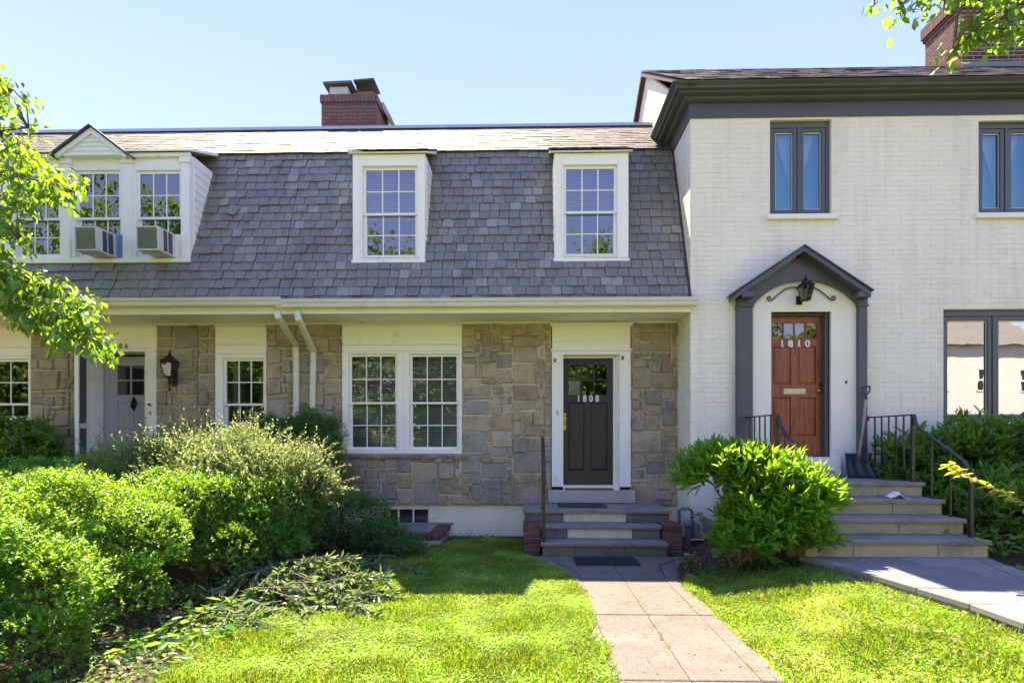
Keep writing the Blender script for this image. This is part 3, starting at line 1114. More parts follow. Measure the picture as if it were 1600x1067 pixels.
# ================================================================== STONE HOUSES 1806 AND 1808
def stone_house(no, x0, x1, label, holes, wseed, dormer_holes, top_seed):
    h = thing('row_house', label, 'house', ((x0 + x1) / 2, YW, 0), 'attached houses in the row')
    xa, xb = x0 + (.0 if no == 1808 else 0), x1
    # masonry: mortar sheet with openings, side and back walls
    mb = MB()
    wall_face(mb, xa, xb, ZST, ZSO + .12, holes, YW, .34)
    mb.add([(xa, YW, ZST), (xb, YW, ZST), (xb, YW + .06, ZST), (xa, YW + .06, ZST)], [(3, 2, 1, 0)])
    wall = build(mb, 'wall', M['mortar'], h)
    n = rubble(wall, xa + .004, xb - (.006 if no == 1808 else .004), ZST, ZSO + .02, holes, YW, wseed)
    bk = MB()
    bk.box(xa, xb, 14.6, 14.9, 0, 7.2)
    build(bk, 'back_wall', M['mortar'], h)
    # roof: mansard boards, upper slope, flat top
    rb = MB()
    mansard_deck(rb, xa, xb, dormer_holes)
    rb.add([(xa, T_.y, T_.z), (xb, T_.y, T_.z), (xb, YR, ZR), (xa, YR, ZR)], [(0, 1, 2, 3)])
    rb.add([(xa, YR, ZR), (xb, YR, ZR), (xb, 14.9, ZR - .25), (xa, 14.9, ZR - .25)], [(0, 1, 2, 3)])
    roof = build(rb, 'roof', M['deck'], h)

    lay_slates(roof, xa, xb - (.03 if no == 1808 else 0), B_ - (T_ - B_).normalized() * .03, T_ + (T_ - B_).normalized() * .01, 19, dormer_holes, 300, wseed + 1, M['slate'])
    # upper slope slates (too thin to pick apart from here)
    r = np.random.default_rng(top_seed)
    sb = MB()
    Bt, Tt = T_ + Vector((0, -.05, -.02)), TOP
    s, nn, L, ex = slope_rows(Bt, Tt, 13)
    for k in range(13):
        x = xa + (-.02 if k % 2 else -.1)
        while x < xb:
            w = r.uniform(.16, .27)
            a, b = max(x, xa), min(x + w - .004, xb)
            x += w
            if b - a < .03: continue
            p0 = Bt + s * (k * ex + r.uniform(-.008, .008))
            p1 = p0 + s * (ex + .03)
            u0, u1 = nn * (.010 + r.uniform(0, .007)), nn * .006
            th = nn * .016
            q = []
            for p, u in ((p0, u0), (p1, u1)):
                q += [Vector((a, 0, 0)) + p + u, Vector((b, 0, 0)) + p + u + nn * r.uniform(-.004, .004)]
            q += [v + th for v in q]
            sb.add(q, [(4, 5, 7, 6), (0, 1, 5, 4), (2, 0, 4, 6), (1, 3, 7, 5)])
    tag(build(sb, 'upper_slates', M['slate_top'], roof), kind='stuff')
    # ridge metal
    rm = MB()
    rm.box(xa, xb, YR - .05, YR + .35, ZR + .03, ZR + .085)
    build(rm, 'ridge_cap', M['copper'], roof)
    rm = MB()
    rm.box(xa, xb, YR - .02, YR + .3, ZR - .08, ZR + .029)
    build(rm, 'ridge_flashing', M['dark_flash'], roof)
    # eaves: soffit, fascia
    sf = MB().box(xa, xb, 8.205, YW + .05, ZSO, ZSO + .02)
    build(sf, 'soffit', M['soffit'], h)
    fa = MB()
    fa.bbox(xa, xb, 8.18, 8.204, ZSO - .015, 3.50)
    fa.bbox(xa, xb, 8.168, 8.179, ZSO + .03, 3.49)
    build(fa, 'fascia', M['soffit'], h)
    bed = prismx(MB(), [(YW - .03, ZSO - .03), (YW - .001, ZSO - .03), (YW - .001, ZSO - .001), (YW - .07, ZSO - .001), (YW - .06, ZSO - .012)], xa, xb)
    build(bed, 'bed_moulding', M['soffit'], h)
    return h, wall, roof


def R8(x0, x1, y0, y1, Y=YW):
    return rect(x0, x1, y0, y1, Y)


# ------------------------------------------------------------------ 1808
bay8 = R8(535, 722, 500, 709)
door8 = R8(861, 986, 500, 786)
dm1 = rect(551, 664, 241, 411, YD)
dm2 = rect(866, 982, 239, 409, YD)
H8, wall8, roof8 = stone_house(1808, XP, XV, 'grey stone row house with slate mansard roof and black door numbered 1808',
                               [bay8, (door8[0], door8[1], ZST - .05, door8[3])], 11,
                               [dm1, dm2], 5)
FZ = ZST


def foundation(house, x0, x1, holes):
    mb = wall_face(MB(), x0, x1, -.3, FZ, holes, YW + .03, .2)
    build(mb, 'foundation', M['parge'], house)


bw = R8(598, 668, 796, 825, YW + .03)
bwh = (bw[0] - .03, bw[1] + .03, bw[2] - .05, FZ - .0005)
foundation(H8, XP, XV, [bwh])
# basement window
w = build(frame4(MB(), bw[0], bw[1], bw[2], bw[3], YW + .07, YW + .13, .03, .03, FZ - bw[3] - .002, .05), 'basement_window', M['trim'], H8)
for i in range(3):
    a = bw[0] + (bw[1] - bw[0]) * i / 3
    b = bw[0] + (bw[1] - bw[0]) * (i + 1) / 3
    build(MB().add([(a, YW + .11, bw[2]), (b, YW + .11, bw[2]), (b, YW + .11, bw[3]), (a, YW + .11, bw[3])], [(0, 1, 2, 3)]), 'pane', M['glass'], w)
    if i:
        build(MB().bbox(a - .012, a + .012, YW + .085, YW + .12, bw[2], bw[3]), 'muntin', M['vinyl'], w)
bl = blind(w, bw[0], bw[1], bw[2] + .01, bw[3], YW + .16, .022, .003)
build(MB().box(bw[0] + .02, bw[0] + .10, YW + .1, YW + .104, bw[3] - .17, bw[3] - .03), 'sticker', M['soffit'], w)
build(MB().add([(bw[0] - .3, YW + .6, -.2), (bw[1] + .3, YW + .6, -.2), (bw[1] + .3, YW + .6, FZ + .1), (bw[0] - .3, YW + .6, FZ + .1)], [(0, 1, 2, 3)]), 'basement_back', M['room'], H8)

# panel above the paired windows
def frieze_panel(house, px0, px1, top=503, mid=538, bot=549, cap=True):
    a, b, c, d = R8(px0, px1, top, bot)
    zm = wz(mid, YW)
    mb = MB()
    mb.bbox(a, b, YW - .016, YW + .1, zm + .002, ZSO - .002)
    mb.bbox(a, b, YW - .018, YW + .1, c, zm - .002)
    prismx(mb, [(YW - .04, ZSO - .05), (YW - .0165, ZSO - .065), (YW - .0165, ZSO - .032), (YW - .075, ZSO - .032)], a + .002, b - .002)
    return build(mb, 'frieze_panel', M['trim'], house), c


fp, zc8 = frieze_panel(H8, 535, 722)
zs = wz(709, YW)
# pair of windows with a broad mullion
for (a, b, seedx) in ((545, 621, 0), (640, 717, 1)):
    op = R8(a, b, 553, 703)
    l = .085 if seedx == 0 else .10
    cas = (op[0] - bay8[0] - .002, wx(630.5, YW) - op[1] - .001, zc8 - op[3] - .003, op[2] - zs - .001) if seedx == 0 else \
          (op[0] - wx(630.5, YW) - .001, bay8[1] - op[1] - .002, zc8 - op[3] - .003, op[2] - zs - .001)
    double_hung(H8, op, YW, cas, 3, blinds=(op[2] + .02, op[3]), meet=wz(629, YW), glass='glass', stile=.042)
# stone sill under the pair
x = wx(527, YW)
k = 0
for wpx in (545 + 40, 622, 660, 700, 733):
    xe = wx(wpx, YW)
    mb = MB()
    n_ = 6
    top, bot = zs + .0, zs - .075
    vs, fs = [], []
    for i in range(n_ + 1):
        xx = x + .004 + (xe - x - .008) * i / n_
        fy = YW - .075 + rng.uniform(-.012, .012)
        vs += [(xx, fy + .012, top + rng.uniform(-.003, .003) - .004), (xx, fy, top - .03 + rng.uniform(-.01, .01)), (xx, fy + .02, bot + rng.uniform(-.014, .014)), (xx, YW + .01, bot), (xx, YW + .01, top - .002)]
    for i in range(n_):
        for q in range(5):
            a_, b_ = i * 5 + q, i * 5 + (q + 1) % 5
            fs.append((a_, b_, b_ + 5, a_ + 5))
    fs += [tuple(range(5))[::-1], tuple(range(n_ * 5, n_ * 5 + 5))]
    build(mb.add(vs, fs), 'sill_stone', M['stone'], wall8)
    x = xe
interior(H8, XP + .05, XV - .05, YW + .35, 13.5, .75, 3.3)
interior(H8, XP + .05, XV - .05, 9.25, 13.5, 3.75, 6.15)
# interior below-slope closure so that daylight enters through the windows only
build(MB().add([(XP, YW + .36, 3.3), (XV, YW + .36, 3.3), (XV, 8.3, 3.55), (XP, 8.3, 3.55)], [(0, 1, 2, 3)]), 'eaves_lining', M['room'], H8)

# dormers of 1808
for (dm, opx, glx, gly, meet) in ((dm1, (566.5, 652.5, 260, 402), 0, 0, 331), (dm2, (880, 964.5, 258, 400), 0, 0, 331)):
    op = rect(*opx, YD)
    d = dormer_shell(H8, *dm, op)
    dormer_sashes(d, op, wz(meet, YD), blinds=(wz(336, YD), op[3]), glass='glass_strong')
    clapboards(d, dm[1] - .004, dm[2], dm[3], 1, 14)
    clapboards(d, dm[0] + .004, dm[2], dm[3], -1, 14)

# chimney of 1808
def chimney(roof, x0, x1, y0, y1, z0, z1, mat, mmat, course=.072, blen=.21, capz=None, as_stuff=True, faces=('f', 'l', 'r')):
    ch = build(MB().box(x0 + .006, x1 - .006, y0 + .006, y1 - .006, z0, z1), 'chimney', mmat, roof)
    mb_all = MB()
    nb = 0
    zi = 0
    z = z0
    while z + course <= z1 + .001:
        for fc in faces:
            L0, L1 = (x0, x1) if fc == 'f' else (y0, y1)
            u = L0 - (.5 * blen if zi % 2 else 0)
            while u < L1 - .01:
                a, b = max(u, L0) + .006, min(u + blen, L1) - .006
                u += blen
                if b - a < .03: continue
                pr = rng.uniform(0, .003)
                mb = mb_all if as_stuff else MB()
                if fc == 'f':
                    mb.bbox(a, b, y0 - pr, y0 + .05, z + .007, z + course - .007, .003)
                elif fc == 'l':
                    mb.box(x0 - pr, x0 + .05, a + .003, b, z + .007, z + course - .007)
                else:
                    mb.box(x1 - .05, x1 + pr, a + .003, b, z + .007, z + course - .007)
                if not as_stuff:
                    build(mb, 'brick', mat, ch)
                    nb += 1
        z += course
        zi += 1
    if as_stuff:
        tag(build(mb_all, 'bricks', mat, ch), kind='stuff')
    return ch


YC = 11.2
cx0, cx1 = wx(502, YC, 170), wx(588, YC, 170)
zc0, zc1 = 7.2, wz(160, YC, 545)
ch8 = chimney(roof8, cx0, cx1, YC, YC + .95, zc0, zc1, M['brick_soot'], M['soot_mortar'])
# soldier course crown of the chimney
cb = MB()
x = cx0 - .025
while x < cx1 + .02:
    cb.bbox(x + .003, min(x + .075, cx1 + .025) - .003, YC - .025, YC + .06, zc1 + .001, zc1 + .15 + rng.uniform(-.006, .006))
    x += .075
for sx in (cx0 - .025, cx1 - .055):
    y = YC + .061
    while y < YC + .95:
        cb.box(sx, sx + .08, y + .003, min(y + .075, YC + .975) - .003, zc1 + .001, zc1 + .15)
        y += .075
tag(build(cb, 'chimney_crown', M['brick_soot'], ch8), kind='stuff')
build(MB().box(cx0 + .0, cx1 - .0, YC + .06, YC + .93, zc1 + .05, zc1 + .135), 'chimney_wash', M['dark_slab'], ch8)
zf = zc1 + .136


def flue(px0, px1, h, mat, Y0, depth):
    a, b = wx(px0, Y0, 140), wx(px1, Y0, 140)
    build(MB().box(a, b, Y0, Y0 + depth, zf, zf + h), 'flue', mat, ch8)
    return a, b


a, b = flue(515, 543, .30, M['cement_white'], YC + .2, .5)
zt = zf + .30
Mt = Matrix.Translation(((a + b) / 2, YC + .45, zt + .02)) @ Matrix.Rotation(R(-2), 4, 'Y')
build(MB().box(-.29, .29, -.33, .40, 0, .05, Mt), 'flue_slab', M['dark_slab'], ch8)
a, b = flue(558, 583, .20, M['terracotta'], YC + .2, .34)
fr = MB()
for (x_, y_) in ((a, YC + .2), (b, YC + .2), (a, YC + .54), (b, YC + .54)):
    fr.tube([(x_, y_, zf + .20), (x_ - .02, y_, zf + .38)], .012, 5)
fr.tube([(a, YC + .2, zf + .21), (b, YC + .2, zf + .36)], .007, 4)
fr.tube([(b, YC + .2, zf + .21), (a, YC + .2, zf + .36)], .007, 4)
fr.box(a - .02, b + .02, YC + .18, YC + .56, zf + .20, zf + .215)
build(fr, 'flue_cage', M['iron'], ch8)
build(MB().box(-.22, .2, -.24, .26, 0, .03, Matrix.Translation(((a + b) / 2, YC + .37, zf + .385)) @ Matrix.Rotation(R(-4), 4, 'Y')), 'flue_cap', M['dark_slab'], ch8)
build(MB().box(-.04, .04, -.2, .2, -.18, .12, Matrix.Translation((cx1 + .06, YC + .6, zf - .02)) @ Matrix.Rotation(R(-28), 4, 'Y')), 'loose_slab', M['rock'], ch8)

# front door of 1808
YDR = 9.05
dl = (wx(880, YW), wx(967, YW), .80, wz(555, YW))                   # clear opening at the casing
mb = MB()
zt8 = wz(549, YW)
xa, xb = wx(862, YW), wx(985, YW)
mb.bbox(xa, dl[0], YW - .035, YW + .15, .78, zt8)                    # pilasters
mb.bbox(dl[1], xb, YW - .035, YW + .15, .78, zt8)
mb.bbox(dl[0], dl[1], YW - .033, YW + .15, dl[3], zt8)
mb.bbox(dl[1] - .075, dl[1] - .001, YW + .10, YW + .2, .80, dl[3] - .001)   # stop on the right
mb.bbox(dl[0], dl[1] - .076, YW + .10, YW + .2, dl[3] - .035, dl[3] - .001)
mb.bbox(dl[1] - .035, dl[1] - .0005, YW + .03, YW + .099, .80, dl[3] - .001)
sur = build(mb, 'door_surround', M['trim'], H8)
mb = MB()
z2 = wz(533, YW)
mb.bbox(xa - .02, xb + .02, YW - .05, YW + .1, zt8 + .001, zt8 + .03)
mb.bbox(xa + .005, xb - .005, YW - .037, YW + .1, zt8 + .031, z2)
mb.bbox(xa + .005, xb - .005, YW - .033, YW + .1, z2 + .003, ZSO - .07)
prismx(mb, [(YW - .05, ZSO - .075), (YW + .05, ZSO - .075), (YW + .05, ZSO - .033), (YW - .12, ZSO - .033), (YW - .11, ZSO - .045)], xa - .03, xb + .03)
mb.bbox(xa - .0, xb + .0, YW - .042, YW + .1, z2 - .02, z2 + .002)
build(mb, 'entablature', M['trim'], sur)
for px in (867, 973):
    q = at(px, 563 if px < 900 else 559, YW - .037)
    build(MB().box(q.x - .018, q.x + .018, YW - .05, YW - .036, q.z - .03, q.z + .03), 'bracket_plate', M['gas'], sur)
q = at(871, 645, YW - .037)
build(MB().bbox(q.x - .014, q.x + .014, YW - .05, YW - .036, q.z - .035, q.z + .035), 'doorbell', M['concrete_sill'], sur)
build(MB().bbox(wx(856, YW), wx(991, YW), YW - .10, YW + .14, .535, .73), 'door_sill', M['concrete_sill'], H8)
build(MB().box(dl[0], dl[1], YW - .05, YDR + .1, .731, .80), 'threshold', M['trim'], H8)
build(MB().box(dl[0] + .02, dl[1] - .1, YW - .075, YW - .049, .735, .765), 'weather_bar', M['bark'], H8)


def door_leaf(house, x0, x1, z0, z1, Y, mat, lites, lcols, lrows, panels, glass='glass'):
    """Door leaf: stiles and rails with sunk panels and lites; returns the door object."""
    xs = sorted({x0, x1, *[p[0] for p in panels + [lites]], *[p[1] for p in panels + [lites]]})
    holes = panels + [lites]
    mb = wall_face(MB(), x0, x1, z0, z1, holes, Y, .02)
    mb.add([(x0, Y + .045, z0), (x1, Y + .045, z0), (x1, Y + .045, lites[2]), (x0, Y + .045, lites[2])], [(3, 2, 1, 0)])
    mb.add([(x0, Y, z0), (x0, Y, z1), (x0, Y + .045, z1), (x0, Y + .045, z0)], [(0, 1, 2, 3)])
    mb.add([(x1, Y, z0), (x1, Y, z1), (x1, Y + .045, z1), (x1, Y + .045, z0)], [(3, 2, 1, 0)])
    d = build(mb, 'door', mat, house)
    for p in panels:
        a, b, c, e = p
        k = .03
        vs = [(a, Y + .019, c), (b, Y + .019, c), (b, Y + .019, e), (a, Y + .019, e), (a + k, Y + .008, c + k), (b - k, Y + .008, c + k), (b - k, Y + .008, e - k), (a + k, Y + .008, e - k)]
        build(MB().add(vs, [(4, 5, 6, 7), (0, 1, 5, 4), (1, 2, 6, 5), (2, 3, 7, 6), (3, 0, 4, 7)]), 'panel', mat, d)
    a, b, c, e = lites
    m_ = .024
    for i in range(1, lcols):
        x_ = a + (b - a) * i / lcols
        build(MB().bbox(x_ - m_ / 2, x_ + m_ / 2, Y + .002, Y + .03, c, e), 'muntin', mat, d)
    for j in range(1, lrows):
        z_ = c + (e - c) * j / lrows
        build(MB().bbox(a, b, Y + .0035, Y + .0285, z_ - m_ / 2, z_ + m_ / 2), 'muntin', mat, d)
    for i in range(lcols):
        for j in range(lrows):
            t = rng.uniform(-.002, .002, 2)
            p0, p1 = a + (b - a) * i / lcols, a + (b - a) * (i + 1) / lcols
            q0, q1 = c + (e - c) * j / lrows, c + (e - c) * (j + 1) / lrows
            build(MB().add([(p0, Y + .016 + t[0], q0), (p1, Y + .016 - t[0], q0), (p1, Y + .016 - t[0] + t[1], q1), (p0, Y + .016 + t[0] + t[1], q1)], [(0, 1, 2, 3)]), 'pane', M[glass], d)
    return d


def RD(x0, x1, y0, y1):
    return rect(x0, x1, y0, y1, YDR)


d8 = door_leaf(H8, dl[0] + .003, dl[1] - .077, .805, dl[3] - .037, YDR, M['black_door'], RD(888, 948, 570, 617), 3, 2,
               [RD(888, 913, 629, 735), RD(923, 949, 629, 735)])
digits(d8, '1808', wx(899, YDR), wx(938, YDR), wz(622.5, YDR), YDR - .005, .145, M['digit_white'], .003, wide=.8)
q = at(882.5, 660, YDR)
hd = MB().bbox(q.x - .022, q.x + .022, YDR - .012, YDR - .001, q.z - .12, q.z + .10)
build(hd, 'lock_plate', M['brass'], d8)
build(MB().tube([(q.x, YDR - .012, q.z - .02), (q.x, YDR - .055, q.z - .02)], [.022, .028], 10), 'knob', M['brass'], d8, smooth=True)
build(MB().tube([(q.x, YDR - .012, q.z + .13), (q.x, YDR - .03, q.z + .13)], .024, 10), 'deadbolt', M['brass'], d8)
q = at(918, 741, YDR)
build(MB().bbox(q.x - .11, q.x + .11, YDR - .01, YDR - .001, q.z - .03, q.z + .025), 'letter_slot', M['black_door'], d8)
pn = RD(889, 906, 595, 616)
build(MB().box(pn[0], pn[1], YDR + .021, YDR + .023, pn[2], pn[3]), 'window_notice', M['curtain'], d8)
build(MB().box(pn[0] + .01, pn[1] - .04, YDR + .0185, YDR + .0205, pn[2] + .01, pn[2] + .07), 'sticker', surf('lilac_sticker', (.55, .45, .62), (.6, .5, .65), 9, .6, bstr=0), d8)

# gutters and flashing strip to the white house
gutter(H8, XP + .03, 2.40, 8.04, 3.435)
build(MB().box(XV - .012, XV - .001, 8.17, 8.3, 3.4, 3.55), 'end_board', M['soffit'], H8)
fl = MB()
s_, n_, L_, _e = slope_rows(B_, T_, 19)
for k in range(20):
    p0, p1 = B_ + s_ * (L_ * k / 20), B_ + s_ * (L_ * (k + 1) / 20 + .004)
    ww = .03 + rng.uniform(-.006, .012)
    fl.add([Vector((XV - ww, 0, 0)) + p0 + n_ * .03, Vector((XV - .001, 0, 0)) + p0 + n_ * .045, Vector((XV - .001, 0, 0)) + p1 + n_ * .045, Vector((XV - ww, 0, 0)) + p1 + n_ * .03], [(0, 1, 2, 3)])
build(fl, 'step_flashing', M['rust_flash'], roof8)

# ------------------------------------------------------------------ 1806
w0 = R8(-60, 50, 500, 662)
w1 = R8(337, 417, 500, 700)
dr6 = R8(118, 246, 500, 789)
XD0 = wx(20, YD, 330) - .35
dm6 = (wx(5, YD, 330) - .12, wx(297, YD, 330), wz(411, YD, 160), wz(243, YD, 160))
H6, wall6, roof6 = stone_house(1806, XL, XP, 'stone row house with white triple dormer and pale door numbered 1806', [w0, w1, (dr6[0], dr6[1], ZST - .05, dr6[3])], 23, [dm6], 9)
foundation(H6, XL, XP, [])
# the loose slate that has slipped askew
ls = bpy.data.objects.new('slate', SLATES[2][0])
ps = at(362, 338, 8.78)
link(ls, roof6, (ps.x, mansard_Y(ps.z) - .035, ps.z))
ls.rotation_euler = (Matrix((Vector((1, 0, 0)), s_, n_)).transposed() @ Matrix.Rotation(-.38, 3, 'Z')).to_euler()
interior(H6, XL + .05, XP - .05, YW + .4, 13.5, .75, 3.3)
interior(H6, XL + .05, XP - .05, 9.25, 13.5, 3.75, 6.15)
build(MB().add([(XL, YW + .36, 3.3), (XP, YW + .36, 3.3), (XP, 8.3, 3.55), (XL, 8.3, 3.55)], [(0, 1, 2, 3)]), 'eaves_lining', M['room'], H6)
gutter(H6, XL, XP + .12, 8.02, 3.462)
fp, zc = frieze_panel(H6, 337, 417, mid=537, bot=553)
op = R8(349, 414, 560, 692)
double_hung(H6, op, YW, (op[0] - w1[0] - .002, w1[1] - op[1] - .002, zc - op[3] - .003, .06), 3, meet=wz(631, YW), stile=.04)
fp, zc = frieze_panel(H6, -60, 50, mid=540, bot=556)
op = R8(-45, 46, 561, 655)
double_hung(H6, op, YW, (op[0] - w0[0] - .002, w0[1] - op[1] - .002, zc - op[3] - .003, .05), 3, meet=wz(630, YW), lo_rows=1, stile=.04)
# curtain behind the window beside the lantern
def curtain(house, x0, x1, z0, z1, Y, n=26, amp=.03, shear=0., name='curtain', swag=None):
    vs, fs = [], []
    rows_ = 10
    for j in range(rows_ + 1):
        t = j / rows_
        z = z0 + (z1 - z0) * t
        a, b = x0, x1
        if swag:
            a, b = swag(t, x0, x1)
        for i in range(n + 1):
            u = i / n
            vs.append((a + (b - a) * u, Y + amp * math.sin(u * n * .9) * (1 if t > .1 else .8), z))
    for j in range(rows_):
        for i in range(n):
            q_ = j * (n + 1) + i
            fs.append((q_, q_ + 1, q_ + n + 2, q_ + n + 1))
    return build(MB().add(vs, fs), name, M['curtain'], house, smooth=True)


a = R8(349, 363, 560, 690)
curtain(H6, a[0], a[1], a[2], a[3], YW + .3)
# porch door of 1806
hx0, hx1 = wx(140, YW), wx(228, YW)
ztop = wz(550, YW, 180)
mb = MB()
mb.bbox(dr6[0], hx0, YW - .03, YW + .30, .6, ztop)
mb.bbox(hx1, dr6[1], YW - .03, YW + .30, .6, ztop)
mb.bbox(dr6[0], dr6[1], YW - .028, YW + .30, ztop + .002, ztop + .06)
mb.bbox(dr6[0] - .0, dr6[1] + .0, YW - .022, YW + .2, ztop + .062, ZSO - .002)
prismx(mb, [(YW - .06, ZSO - .05), (YW - .0225, ZSO - .07), (YW - .0225, ZSO - .03), (YW - .09, ZSO - .03)], dr6[0] - .02, dr6[1] + .02)
sur6 = build(mb, 'door_surround', M['trim'], H6)
digits(sur6, '1806', wx(167, YW), wx(204, YW), wz(541, YW, 185), YW - .029, .115, M['digit_black'], .0, wide=.8)
Y6 = 9.24


def R6(x0, x1, y0, y1):
    return rect(x0, x1, y0, y1, Y6)


d6 = door_leaf(H6, hx0 + .002, hx1 + .02, .74, ztop - .03, Y6, M['white_door'], R6(183, 225, 571, 617), 2, 2, [R6(183, 200, 629, 740), R6(208, 225, 629, 740)])
q = at(210, 631, Y6)
kb = MB()
kb.prism([(q.x - .05, q.z), (q.x, q.z - .12), (q.x + .05, q.z), (q.x + .035, q.z + .06), (q.x, q.z + .12), (q.x - .035, q.z + .06)], Y6 - .02, Y6 - .001)
kb.tube([(q.x + .035 * math.cos(t), Y6 - .03, q.z - .02 + .05 * math.sin(t)) for t in np.linspace(0, 2 * math.pi, 13)], .01, 5)
build(kb, 'door_knocker', M['iron'], d6)
q = at(234, 633, YW - .031)
build(MB().tube([(q.x, YW - .031, q.z), (q.x, YW - .07, q.z + .02), (q.x + .05, YW - .075, q.z)], .012, 6), 'door_hook', M['iron'], sur6)
q = at(235, 645, YW - .031)
build(MB().bbox(q.x - .02, q.x + .02, YW - .045, YW - .0305, q.z - .03, q.z + .03), 'doorbell', M['concrete_sill'], sur6)
build(MB().box(dr6[0] - .03, dr6[1] + .03, YW - .12, YW + .3, .5, .735), 'door_sill', M['concrete_sill'], H6)
# storm door standing open
hz0, hz1 = .80, ztop - .02
ang = R(-60)
MS = Matrix.Translation((hx0 - .01, YW - .035, 0)) @ Matrix.Rotation(ang, 4, 'Z')
mb = MB()
mb.box(0, .09, -.018, .018, hz0, hz1, MS)
mb.box(.73, .82, -.018, .018, hz0, hz1, MS)
mb.box(.09, .73, -.017, .017, hz1 - .12, hz1, MS)
mb.box(.09, .73, -.017, .017, hz0, hz0 + .2, MS)
mb.box(.09, .73, -.017, .017, hz0 + .9, hz0 + .98, MS)
sd = build(mb, 'storm_door', M['vinyl'], H6)
build(MB().box(.09, .73, -.004, .004, hz0 + .2, hz1 - .12, MS), 'screen', M['ac_dark'], sd)
build(MB().tube([MS @ Vector((.78, .02, hz0 + .98)), MS @ Vector((.78, .06, hz0 + .98)), MS @ Vector((.70, .065, hz0 + .98))], .012, 6), 'handle', M['iron'], sd)

# triple dormer
x0d, x1d, z0d, z1d = dm6
ops = [rect(23, 93, 268, 401, YD), rect(117, 188, 266, 401, YD), rect(212, 283, 266, 401, YD)]
mb = MB()
xs = [x0d] + [v for o_ in ops for v in (o_[0], o_[1])] + [x1d]
for i in range(0, len(xs), 2):
    mb.bbox(xs[i], xs[i + 1], YD, YD + .1, z0d, z1d)
for o_ in ops:
    mb.bbox(o_[0], o_[1], YD + .003, YD + .1, o_[3], z1d)
    mb.bbox(o_[0], o_[1], YD + .003, YD + .1, z0d, o_[2])
for i, px in enumerate((105, 200, 291)):
    c_ = wx(px, YD, 330)
    mb.bbox(c_ - .065, c_ + .065, YD - .03, YD - .001, z0d + .05, z1d - .14)
    mb.bbox(c_ - .085, c_ + .085, YD - .045, YD - .0005, z1d - .139, z1d - .05)
mb.bbox(x0d - .02, x1d + .02, YD - .05, YD - .0008, z0d - .01, z0d + .05)
mb.bbox(x0d - .02, x1d + .02, YD - .05, YD - .0004, z1d - .05, z1d + .01)
for xa_, xb_ in ((x0d + .004, x0d + .03), (x1d - .03, x1d - .004)):
    prismx(mb, [(YD + .10, z0d), (mansard_Y(z0d) + .1, z0d), (mansard_Y(z1d) + .1, z1d), (YD + .10, z1d)], xa_, xb_)
d3 = build(mb, 'dormer', M['trim'], H6)
cap = prismx(MB(), [(YD - .09, z1d + .012), (YD - .09, z1d + .034), (T_.y + .02, T_.z + .035), (T_.y + .02, T_.z - .02)], x0d - .06, x1d + .03)
build(cap, 'dormer_roof', M['trim'], d3)
for i, o_ in enumerate(ops):
    dormer_sashes(d3, o_, wz(334, YD), glass='glass', blinds=None)
clapboards(d3, x1d - .004, z0d, z1d, 1, 13)
# gable over the middle
g0, g1 = at(86, 243, YD - .1), at(199, 243, YD - .1)
gc = at(143, 200, YD - .1)
zb_ = g0.z + .0
for k in range(5):
    za, zz = zb_ + (gc.z - .07 - zb_) * k / 5, zb_ + (gc.z - .07 - zb_) * (k + 1) / 5
    def hw(z): return (g1.x - g0.x) / 2 * .84 * (1 - (z - zb_) / (gc.z - .05 - zb_))
    xm = (g0.x + g1.x) / 2
    poly = [(xm - hw(za), za), (xm + hw(za), za), (xm + hw(zz), zz), (xm - hw(zz), zz)]
    b_ = MB().prism(poly, YD - .085 - .0, YD + .3)
    for vi in range(2): pass
    build(b_, 'gable_board', M['trim'], d3)
    build(MB().box(xm - hw(za), xm + hw(za), YD - .097, YD - .0855, za, za + .016), 'gable_board', M['trim'], d3)
rk = MB()
for sgn, e in ((-1, g0), (1, g1)):
    dx, dz = gc.x - e.x, gc.z - e.z
    ln = math.hypot(dx, dz)
    nx_, nz_ = -dz / ln * (-sgn) * (1), abs(dx) / ln
    ox, oz = (-abs(dz) / ln if sgn < 0 else abs(dz) / ln) * .07, abs(dx) / ln * .07
    P4 = [(e.x, e.z), (gc.x, gc.z), (gc.x, gc.z - .09), (e.x - ox * 1.0, e.z - oz * .6)]
    if sgn < 0: P4 = P4[::-1]
    rk.prism(P4, YD - .12, YD - .086)
    P4 = [(e.x - sgn * 0, e.z), (gc.x, gc.z), (gc.x, gc.z + .03), (e.x + sgn * .03, e.z + .005)]
    if sgn > 0: P4 = P4
    else: P4 = P4[::-1]
build(rk, 'gable_rake', M['trim'], d3)
rs = MB()
for sgn, e in ((-1, g0), (1, g1)):
    yb_ = 9.6
    a0, a1 = Vector((e.x + sgn * .05, YD - .16, e.z - .02)), Vector((gc.x, YD - .16, gc.z + .012))
    up = Vector((0, 0, .022))
    bk_ = Vector((0, yb_ - YD + .16, 0))
    q_ = [a0, a1, a1 + bk_, a0 + bk_, a0 + up, a1 + up, a1 + bk_ + up, a0 + bk_ + up]
    rs.add(q_, [(0, 1, 5, 4), (4, 5, 6, 7), (0, 3, 2, 1), (3, 0, 4, 7)])
build(rs, 'gable_roof', M['slate_top'], d3)


# ================================================================== WHITE HOUSE 1810
H10 = thing('row_house', 'taller white painted brick house with charcoal trim and red door numbered 1810', 'house', ((XV + XR) / 2, YV, 0), 'attached houses in the row')


def RV(x0, x1, y0, y1, Y=YV):
    return rect(x0, x1, y0, y1, Y)


